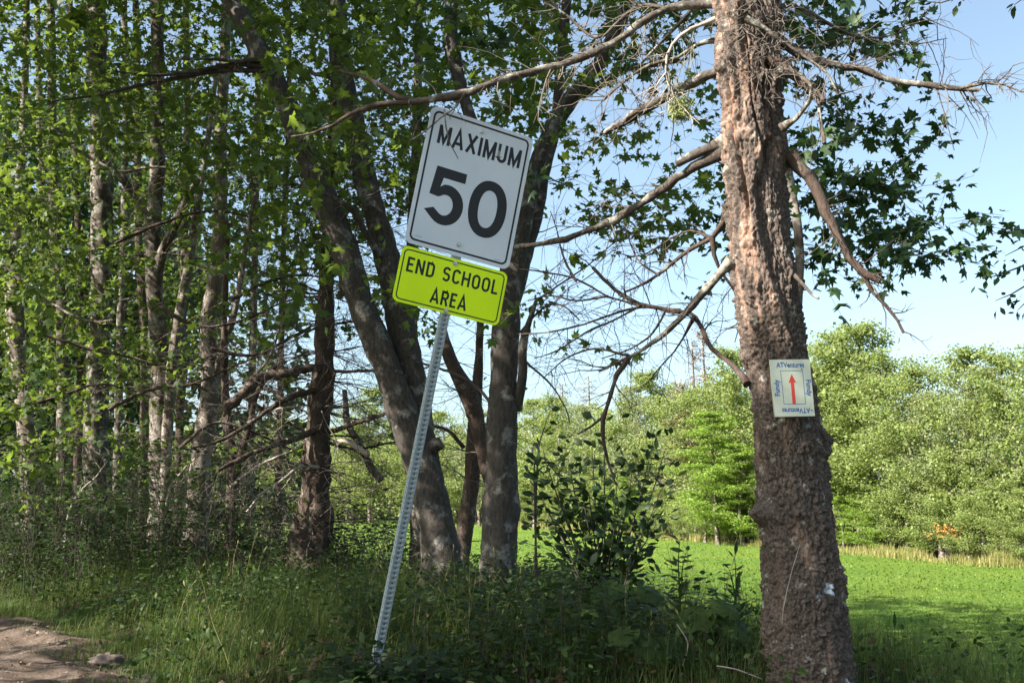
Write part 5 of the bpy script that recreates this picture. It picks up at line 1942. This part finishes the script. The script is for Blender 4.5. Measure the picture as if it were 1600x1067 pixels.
# tall seeding grasses and dead stalks
mb = MB()
for k in range(70):
    px1 = random.choice([random.gauss(745, 40), random.uniform(600, 1180), random.uniform(1040, 1180), random.gauss(330, 40)])
    Y_ = random.uniform(5.2, 8)
    q = P(px1, 900, Y_)
    if q[1] > crest(q[0]) + .6 or not off_trk(np.array([q[0]]), np.array([Y_]), .2)[0]:
        continue
    q[2] = float(ground_z(q[0], q[1]))
    st = wiggle(q, (random.gauss(0, .2), random.gauss(0, .2), 1), random.uniform(.35, .72), 7, .08, .04)
    tube(mb, st, np.linspace(.0022, .0012, 8), 3, cap=False, rnd=random.random())
    sd = MB()
    emit_leaves(mb, leaf_oval(.12), *leaf_frames(st[4:8] - 0, np.tile(unit(st[-1] - st[-3]), (4, 1)) + RNG.normal(0, .3, (4, 3)), RNG.normal(size=(4, 3)), RNG.uniform(.02, .05, 4)))
mb.build("seeding_grass", M['drygrass'], kind="stuff")["label"] = "thin pale seed stalks standing out of the verge grass"
# dead leaves and fallen twigs in front
mb = MB()
x, y = scatter(900, -1.5, 2.2, 4.2, 7, lambda x, y: in_view(x, y) & off_trk(x, y, .2) & (y < crest(x) + .5))
n_ = len(x)
emit_leaves(mb, STAR, *leaf_frames(np.stack([x, y, ground_z(x, y) + RNG.uniform(.01, .12, n_)], 1), RNG.normal(size=(n_, 3)), np.array([0, 0, 1.]) + RNG.normal(0, .6, (n_, 3)), RNG.uniform(.03, .06, n_)))
mb.build("leaf_litter", M['dryleaf'], kind="stuff")["label"] = "brown dead leaves lying among the verge grass"
for k, (pts, Y_, lab) in enumerate(([[(1120, 1040), (1150, 1045), (1190, 1060)], 4.9, "pale fallen stick at the bottom edge before the conifer"], [[(975, 945), (1010, 950), (1040, 958)], 6.2, "pale crooked stick lying below the shrub"], [[(1058, 975), (1075, 1005), (1066, 1040)], 5.4, "thin leaning stalk beside the pale burdock leaf"])):
    s3, r3 = smooth_path([P(a, b_, Y_) for a, b_ in pts], [.004, .0035, .002], .03)
    mb = MB()
    tube(mb, s3, r3, 5)
    tag(mb.build("fallen_stick", M['palewood']), lab, "stick")
s3, r3 = smooth_path([P(1250, 850, 4.74), P(1235, 900, 4.72), P(1224, 950, 4.72), P(1222, 975, 4.74)], [.0015, .002, .002, .0015], .03)
mb = MB()
tube(mb, s3, r3, 4)
tag(mb.build("dry_stalk", M['palewood']), "thin dry stalk leaning against the dark lower trunk of the conifer", "stalk")

# pale rock at the track's edge, pebbles and lumps
def rock(px1, py1, Y_, w, h_, d_, label, mat='stone'):
    p_ = P(px1, py1, Y_)
    zg = float(ground_z(p_[0], p_[1]))
    mb = MB()
    nu, nv = 28, 16
    vv = []
    for i in range(nv + 1):
        for j in range(nu):
            a, b_ = j / nu * 2 * math.pi, i / nv * math.pi
            v = Vector((math.cos(a) * math.sin(b_), math.sin(a) * math.sin(b_), math.cos(b_)))
            k_ = 1 + .5 * noise.noise(v * 1.6 + Vector((px1, 0, 0))) + .35 * noise.noise(v * 4 + Vector((0, px1, 0))) + .22 * noise.noise(v * 11)
            vv.append((p_[0] + v.x * w * k_, p_[1] + v.y * d_ * k_, zg + h_ * .2 + v.z * h_ * k_))
    f = [(i * nu + j, (i + 1) * nu + j, (i + 1) * nu + (j + 1) % nu, i * nu + (j + 1) % nu) for i in range(nv) for j in range(nu)]
    mb.add(vv, f)
    tag(mb.build("rock", M[mat], smooth=False), label, "rock")


rock(172, 1018, 6.9, .10, .055, .10, "pale crusty clod at the grassy edge of the dirt track")
rock(236, 1050, 6.2, .09, .035, .08, "small clod of dirt nearest the bottom edge")
rock(70, 985, 8.3, .06, .03, .05, "small stone lying on the dirt patch")
mb = MB()
x, y = scatter(9000, -7, -1.2, 5.6, 13, lambda x, y: on_track(x, y) & in_view(x, y))
for a, b_ in zip(x, y):
    r_ = random.uniform(.003, .010) if random.random() < .93 else random.uniform(.01, .022)
    z_ = float(ground_z(a, b_))
    v = np.array([(1, 0, 0), (0, 1, 0), (-1, 0, 0), (0, -1, 0), (0, 0, .8), (0, 0, -.6)]) * r_ * RNG.uniform(.6, 1.2, (6, 1)) + np.array([a, b_, z_ + r_ * .2])
    mb.add(v, [(0, 1, 4), (1, 2, 4), (2, 3, 4), (3, 0, 4)])
mb.build("pebbles", M['stone'], kind="stuff")["label"] = "loose pebbles and crumbs on the dirt track"
mb = MB()
x, y = scatter(420, -7, -1.6, 6, 13, lambda x, y: on_track(x, y) & in_view(x, y))
n_ = len(x)
emit_leaves(mb, STAR, *leaf_frames(np.stack([x, y, ground_z(x, y) + .012], 1), RNG.normal(size=(n_, 3)), np.array([0, 0, 1.]) + RNG.normal(0, .3, (n_, 3)), RNG.uniform(.02, .05, n_)))
mb.build("track_litter", M['dryleaf'], kind="stuff")["label"] = "dead leaves scattered on the dirt track"

# ------------------------------------------------------------------ field sward
fl = lambda x: np.interp(x, [-60, -25, -6.7, 4.7, 11, 19, 26, 34], [122, 116, 108, 78, 60, 39, 32, 27])
x, y = scatter(150000, -9, 18, 9.5, 30, lambda x, y: in_view(x, y, .8) & (y > crest(x) + 2.6))
k = RNG.random(len(x)) < np.clip(13 / y, .2, 1) ** 1.1
x, y = x[k], y[k]
px_, py_, _z = proj(np.stack([x, y, ground_z(x, y)], 1))
k = (px_ > 1000) | (RNG.random(len(x)) < .45)
x, y = x[k], y[k]
n_ = len(x)
mb = MB()
tl_ = np.clip(nfield(x, y, .8, 5.) + .5, .15, 1)
nb = n_ // 3
blades(mb, x[:nb], y[:nb], RNG.uniform(.08, .30, nb) * tl_[:nb], RNG.uniform(.006, .012, nb), .8, 2)
emit_leaves(mb, SIMPLE, *leaf_frames(np.stack([x[nb:], y[nb:], ground_z(x[nb:], y[nb:]) + RNG.uniform(.03, .16, n_ - nb) * tl_[nb:]], 1), RNG.normal(size=(n_ - nb, 3)), np.array([0, 0, 1.]) + RNG.normal(0, .45, (n_ - nb, 3)), RNG.uniform(.035, .07, n_ - nb)))
mb.build("field_grass", M['clover'], kind="stuff")["label"] = "lush green clover and grass of the field in the trees' shadow"
x, y = scatter(150000, -22, 30, 28, 112, lambda x, y: in_view(x, y, 1) & (y < fl(x) + 1))
k = RNG.random(len(x)) < (30 / y) ** 1.6
x, y = x[k], y[k]
n_ = len(x)
mb = MB()
emit_leaves(mb, SIMPLE, *leaf_frames(np.stack([x, y, ground_z(x, y) + RNG.uniform(.02, .12, n_)], 1), RNG.normal(size=(n_, 3)) + np.array([0, 0, .5]), np.array([0, 0, 1.]) + RNG.normal(0, .6, (n_, 3)), RNG.uniform(.045, .10, n_)))
mb.build("distant_sward", M['clover'], kind="stuff")["label"] = "sunlit short green crop over the far part of the field"
# strip of tall pale grass at the foot of the far trees
x = RNG.uniform(-12, 32, 62000)
y = fl(x) + RNG.triangular(-2.6, -.4, 1.6, len(x)) + .5 * np.sin(x * 1.3)
k = in_view(x, y, 1)
x, y = x[k], y[k]
n_ = len(x)
mb = MB()
blades(mb, x, y, RNG.uniform(.3, 1.0, n_) * np.clip(.5 + nfield(x, y, .5, 9.), .2, 1.1), RNG.uniform(.015, .03, n_), .5, 2)
mb.build("tall_grass_strip", M['drygrass'], kind="stuff")["label"] = "strip of tall yellowish grass at the foot of the far trees"


# ------------------------------------------------------------------ far trees
def far_proto(kind, seed):
    rs = np.random.default_rng(seed)
    rnd_ = random.Random(seed)
    H0 = 10.0
    mbt, mbl = MB(), MB()
    pts = [np.array([0, 0, -.2]), np.array([rs.normal(0, .1), rs.normal(0, .1), 3]), np.array([rs.normal(0, .25), rs.normal(0, .25), 6.5]), np.array([rs.normal(0, .3), rs.normal(0, .3), 9.6])]
    sp, sr = smooth_path(pts, [.14, .11, .07, .015], .5)
    tube(mbt, sp, sr, 6, .03)
    P_, A_, N_, S_ = [], [], [], []
    nl = {'poplar': 74, 'bushy': 78, 'pale': 64, 'larch': 90, 'conifer': 100}[kind]
    for k in range(nl):
        u = (k + rs.random()) / nl
        lo = {'poplar': .10, 'bushy': .04, 'pale': .10, 'larch': .05, 'conifer': .08}[kind]
        z = H0 * (lo + (1 - lo) * u)
        i = min(int(np.searchsorted(sp[:, 2], z)), len(sp) - 1)
        p0 = sp[i]
        if kind == 'conifer':
            R_ = 2.2 * (1 - u) ** .9 + .15
        elif kind == 'larch':
            R_ = 2.4 * (1 - u) ** .38 * (.7 + .5 * rs.random()) + .2
        elif kind == 'bushy':
            R_ = 2.5 * math.sqrt(max(0.02, 1 - (2 * u - .85) ** 2 * .9)) + .1
        else:
            R_ = 2.05 * (math.sin(math.pi * min(1, max(0.0, (u * .92 + .06))) ** .8) ** .7) + .15
        a = rs.uniform(0, 2 * math.pi)
        L_ = R_ * rs.uniform(.40, 1.25)
        rise = {'poplar': .75, 'bushy': .45, 'pale': .7, 'larch': .3, 'conifer': -.15}[kind]
        d = np.array([math.cos(a), math.sin(a), rise])
        end = p0 + d * L_ * .9
        tube(mbt, np.array([p0, (p0 + end) / 2 + rs.normal(0, .08, 3), end]), [.03, .018, .006], 3, cap=False)
        m = int(84 * (1 + L_)) if kind != 'pale' else int(58 * (1 + L_))
        t = rs.uniform(.35, 1.05, m)
        base = p0[None] + (end - p0)[None] * t[:, None]
        sc_ = .15 + .12 * L_ * .5
        off = rs.normal(0, sc_, (m, 3)) * np.array([1, 1, .55 if kind != 'larch' else .32])
        P_.append(base + off)
        A_.append(rs.normal(size=(m, 3)) + np.array([.2, 0, -.3]))
        N_.append(rs.normal(0, .75, (m, 3)) + np.array([0, 0, .8]) + d * .5)
        S_.append(rs.uniform(.075, .165, m))
    arr = leaf_frames(np.concatenate(P_), np.concatenate(A_), np.concatenate(N_), np.concatenate(S_))
    emit_leaves(mbl, SIMPLE if kind != 'conifer' else leaf_simple(.16), *arr, rnd=rs.random(len(arr[0])))
    mat = {'poplar': 'poplar', 'bushy': 'poplar', 'pale': 'poplar_pale', 'larch': 'larch', 'conifer': 'needle'}[kind]
    return mbt.mesh("trunk", M['bark_pale' if kind != 'conifer' else 'bark_dark']), mbl.mesh("crown", M[mat])


PR = {}
for kd in ('poplar', 'bushy', 'pale', 'larch'):
    PR[kd] = [far_proto(kd, 100 + 7 * i + len(kd)) for i in range(2 if kd != 'poplar' else 3)]


def far_tree(px1, top, Y_, kind, label, name, wscale=1.0, group=None):
    b = P(px1, 700, Y_)
    zg = float(ground_z(b[0], b[1]))
    zt = P(px1, top, Y_)[2]
    H_ = zt - zg
    t = thing(name, label, "tree", (b[0], b[1], zg), group)
    tm, lm = random.choice(PR[kind])
    s = H_ / 10.1
    t.rotation_euler = (0, 0, random.uniform(0, 6.28))
    t.scale = (s * wscale, s * wscale, s)
    for nm, me in (("trunk", tm), ("crown", lm)):
        o = bpy.data.objects.new(nm, me)
        COL.objects.link(o)
        o.parent = t
        if nm == "crown":
            o["kind"] = "stuff"


FT = [  # px, top y, distance, kind, label
    (1300, 522, 51, 'poplar', "tall loose crowned poplar close right of the trail board"),
    (1345, 512, 50, 'poplar', "tallest poplar of the far row, second right of the trail board"),
    (1385, 548, 48, 'bushy', "rounder bright tree under the tallest poplar's right shoulder"),
    (1425, 572, 46, 'bushy', "lower bushy tree where the skyline dips on the right"),
    (1462, 612, 44, 'pale', "lowest pale tree in the dip of the right skyline"),
    (1505, 548, 42, 'poplar', "slim poplar right of the dip in the skyline"),
    (1545, 578, 41, 'pale', "thin crowned pale tree with sky showing through, near the right edge"),
    (1590, 552, 39, 'poplar', "poplar cut by the right edge of the photo"),
    (1650, 540, 37, 'poplar', "poplar just outside the right edge"),
    (1275, 560, 55, 'bushy', "bushy tree half hidden by the trail board trunk"),
    (1240, 545, 57, 'poplar', "far poplar hidden behind the peeling conifer"),
    (1160, 548, 60, 'poplar', "bright poplar touching the conifer's left side"),
    (1118, 640, 56, 'larch', "bright yellow green feathery tree left of the conifer, low layered boughs"),
    (1155, 690, 55, 'larch', "small feathery tree at the field edge against the conifer's left side"),
    (1125, 590, 64, 'bushy', "mid green tree behind the feathery bright one"),
    (1075, 605, 63, 'bushy', "broad rounded tree at the field edge in the middle distance"),
    (1030, 580, 68, 'poplar', "pointed poplar rising above the middle of the far row"),
    (1000, 600, 70, 'pale', "pale tree just left of the pointed poplar"),
    (960, 622, 72, 'bushy', "round mid green tree above the leafy shrub"),
    (915, 632, 76, 'pale', "greyish pale tree in the far row above the shrub's left half"),
    (870, 620, 80, 'poplar', "green tree right of the straight grey trunk in the distance"),
    (835, 618, 84, 'bushy', "far tree touching the right side of the straight grey trunk"),
    (750, 642, 92, 'pale', "far pale tree framed between the snag and the straight trunk"),
    (700, 640, 98, 'bushy', "far tree seen right of the leaning post"),
    (580, 610, 100, 'poplar', "bright far tree seen in the gap left of the leaning grey stems"),
    (545, 660, 102, 'bushy', "far bushy tree seen right of the dead conifer"),
    (450, 650, 104, 'bushy', "far tree seen through the dead twigs left of the dead conifer"),
    (400, 655, 104, 'pale', "far pale tree seen through the tangle left of centre"),
    (350, 640, 104, 'poplar', "far tree glimpsed behind the thin twisted stem"),
    (640, 650, 99, 'bushy', "far tree hidden behind the leaning double stem"),
]
for px1, top, Y_, kd, lab in FT:
    far_tree(px1, top, Y_, kd, lab, {'poplar': 'poplar_tree', 'bushy': 'broadleaf_tree', 'pale': 'willow_tree', 'larch': 'larch_tree'}[kd], wscale={'poplar': 1.15, 'bushy': 1.25, 'pale': 1.2, 'larch': 1.5}[kd])
# lower bushes in front along the field's far edge
bp = far_proto('bushy', 777)
bl = far_proto('larch', 778)
ORD = ["nearest", "second", "third", "fourth", "fifth", "sixth", "seventh", "eighth", "ninth", "tenth", "eleventh", "twelfth", "thirteenth", "fourteenth"]
for i in range(26):
    px1 = 820 + i * 31 + random.uniform(-8, 8)
    Y_ = float(np.interp(px1, [700, 900, 1100, 1300, 1600], [104, 74, 57.5, 50, 37])) + 1.2
    b = P(px1, 800, Y_)
    zg = float(ground_z(b[0], b[1]))
    t = thing("bush", ("bush at the far field edge, %s one left of the peeling trunk" % ORD[11 - i]) if i < 12 else ("bush at the far field edge directly behind the peeling trunk, " + ("its left side" if i == 12 else "its middle" if i == 13 else "its right side")) if i < 15 else ("bush at the far field edge, %s one right of the peeling trunk" % ORD[i - 15]), "bush", (b[0], b[1], zg), "bushes along the far field edge")
    s = random.uniform(.26, .48)
    t.scale = (s * 1.35, s * 1.35, s)
    t.rotation_euler = (0, 0, random.uniform(0, 6.28))
    src = bp if random.random() < .8 else bl
    for nm, me in (("trunk", src[0]), ("crown", src[1])):
        o = bpy.data.objects.new(nm, me)
        COL.objects.link(o)
        o.parent = t
        if nm == "crown":
            o["kind"] = "stuff"
# dead grey conifer and bare tops
def bare_tree(px1, top, Y_, label, w=1.3, mat='bark_pale', russet=0, nb=70):
    b = P(px1, 800, Y_)
    zg = float(ground_z(b[0], b[1]))
    zt = P(px1, top, Y_)[2]
    H_ = zt - zg
    t = thing("dead_conifer", label, "dead tree", (b[0], b[1], zg))
    mb = MB()
    tube(mb, np.array([[b[0], b[1], zg], [b[0] + .1, b[1], zg + H_ * .6], [b[0], b[1], zt]]), [.18, .12, .03], 6)
    mb.build("trunk", M[mat], t)
    mb = MB()
    tips = []
    for k in range(nb):
        u = random.uniform(.35, 1)
        p0 = np.array([b[0], b[1], zg + H_ * u])
        a = random.uniform(0, 6.28)
        L_ = w * (1.25 - u) * random.uniform(.6, 1.4)
        q = wiggle(p0, (math.cos(a), math.sin(a), -.1), L_, 4, .15)
        tube(mb, q, np.linspace(.03, .012, 5), 3, cap=False)
        dead_twigs(mb, q, None, 6, .5, .014, .02, 1)
        tips.append(q)
    mb.build("branches", M[mat], t, kind="stuff")
    if russet:
        mb = MB()
        q = np.concatenate(tips)
        q = q[RNG.integers(0, len(q), russet)] + RNG.normal(0, .15, (russet, 3))
        emit_leaves(mb, SIMPLE, *leaf_frames(q, RNG.normal(size=(russet, 3)), RNG.normal(size=(russet, 3)), RNG.uniform(.1, .2, russet)))
        mb.build("crown", M['russet'], t, kind="stuff")


bare_tree(1105, 508, 66, "tall bare greyish pink dead conifer above the far row left of the old trunk", 1.9, russet=500, nb=90)
bare_tree(1088, 530, 67, "second bare dead conifer beside the taller one on the skyline", 1.5, russet=200)
bare_tree(1070, 600, 64, "dead conifer with rusty needles low on the skyline", 2.2, russet=900)
bare_tree(922, 588, 84, "bare grey tree top on the skyline above the shrub", 3.0, nb=90)
bare_tree(880, 600, 86, "fainter bare grey tree top left of the other on the skyline", 3.0, nb=80)
# far-off wood behind the row: one mass
mb = MB()
mt_ = MB()
Nf = 150000
u = RNG.random(Nf)
pxs = RNG.uniform(-250, 1760, Nf)
prof = np.interp(pxs, [-250, 300, 640, 700, 860, 940, 1050, 1130, 1270, 1340, 1400, 1460, 1520, 1600, 1760], [640, 650, 650, 655, 628, 625, 612, 590, 560, 545, 580, 620, 580, 585, 580])
prof = prof + 30 + 12 * np.sin(pxs / 17.) + 8 * np.sin(pxs / 7.3 + 2)
dY = np.interp(pxs, [-250, 600, 730, 900, 1100, 1300, 1600, 1760], [118, 112, 110, 84, 68, 58, 45, 40]) + RNG.uniform(0, 7, Nf)
bot = HOR + 2.4 / dY * F
pys = prof + (bot - prof) * u ** .9
pf_ = np.array([P(a, b_, y) for a, b_, y in zip(pxs, pys, dY)])
emit_leaves(mb, SIMPLE, *leaf_frames(pf_, RNG.normal(size=(Nf, 3)) + np.array([0, 0, -.2]), RNG.normal(0, .7, (Nf, 3)) + np.array([-.2, -.4, .7]), RNG.uniform(.14, .32, Nf) * dY / 75))
o = mb.build("far_wood", M['poplar'], kind="stuff")
o["label"] = "dense far wood behind the row of trees across the field"
for k in range(260):
    px1 = random.uniform(700, 1700)
    Y_ = float(np.interp(px1, [600, 730, 900, 1100, 1300, 1600, 1760], [112, 106, 78, 61, 53, 40, 36])) + random.uniform(0, 3)
    b = P(px1, 800, Y_)
    b[2] = float(ground_z(b[0], b[1])) - .1
    top = b + np.array([random.gauss(0, .4), 0, random.uniform(1.5, 5)])
    tube(mt_, np.array([b, (b + top) / 2 + RNG.normal(0, .08, 3), top]), [.06, .05, .02], 5)
mt_.build("far_wood_trunks", M['bark_dark'], kind="stuff")["label"] = "thin grey stems at the foot of the far wood"
# small patch of orange leaves
b = P(1480, 830, 41)
b[2] = float(ground_z(b[0], b[1]))
ob = thing("orange_shrub", "small shrub turned orange at the foot of the far trees near the right edge", "shrub", b)
mb = MB()
n_ = 120
c = P(1478, 830, 41)
q = c + RNG.normal(size=(n_, 3)) * np.array([.34, .15, .13])
emit_leaves(mb, SIMPLE, *leaf_frames(q, RNG.normal(size=(n_, 3)), RNG.normal(size=(n_, 3)), RNG.uniform(.08, .14, n_)))
mb.build("foliage", M['orange'], ob, kind="stuff")
mb = MB()
for k in range(5):
    tube(mb, np.array([b, c + RNG.normal(size=3) * np.array([.2, .1, .05])]), [.008, .004], 4)
mb.build("stem", M['darktwig'], ob)
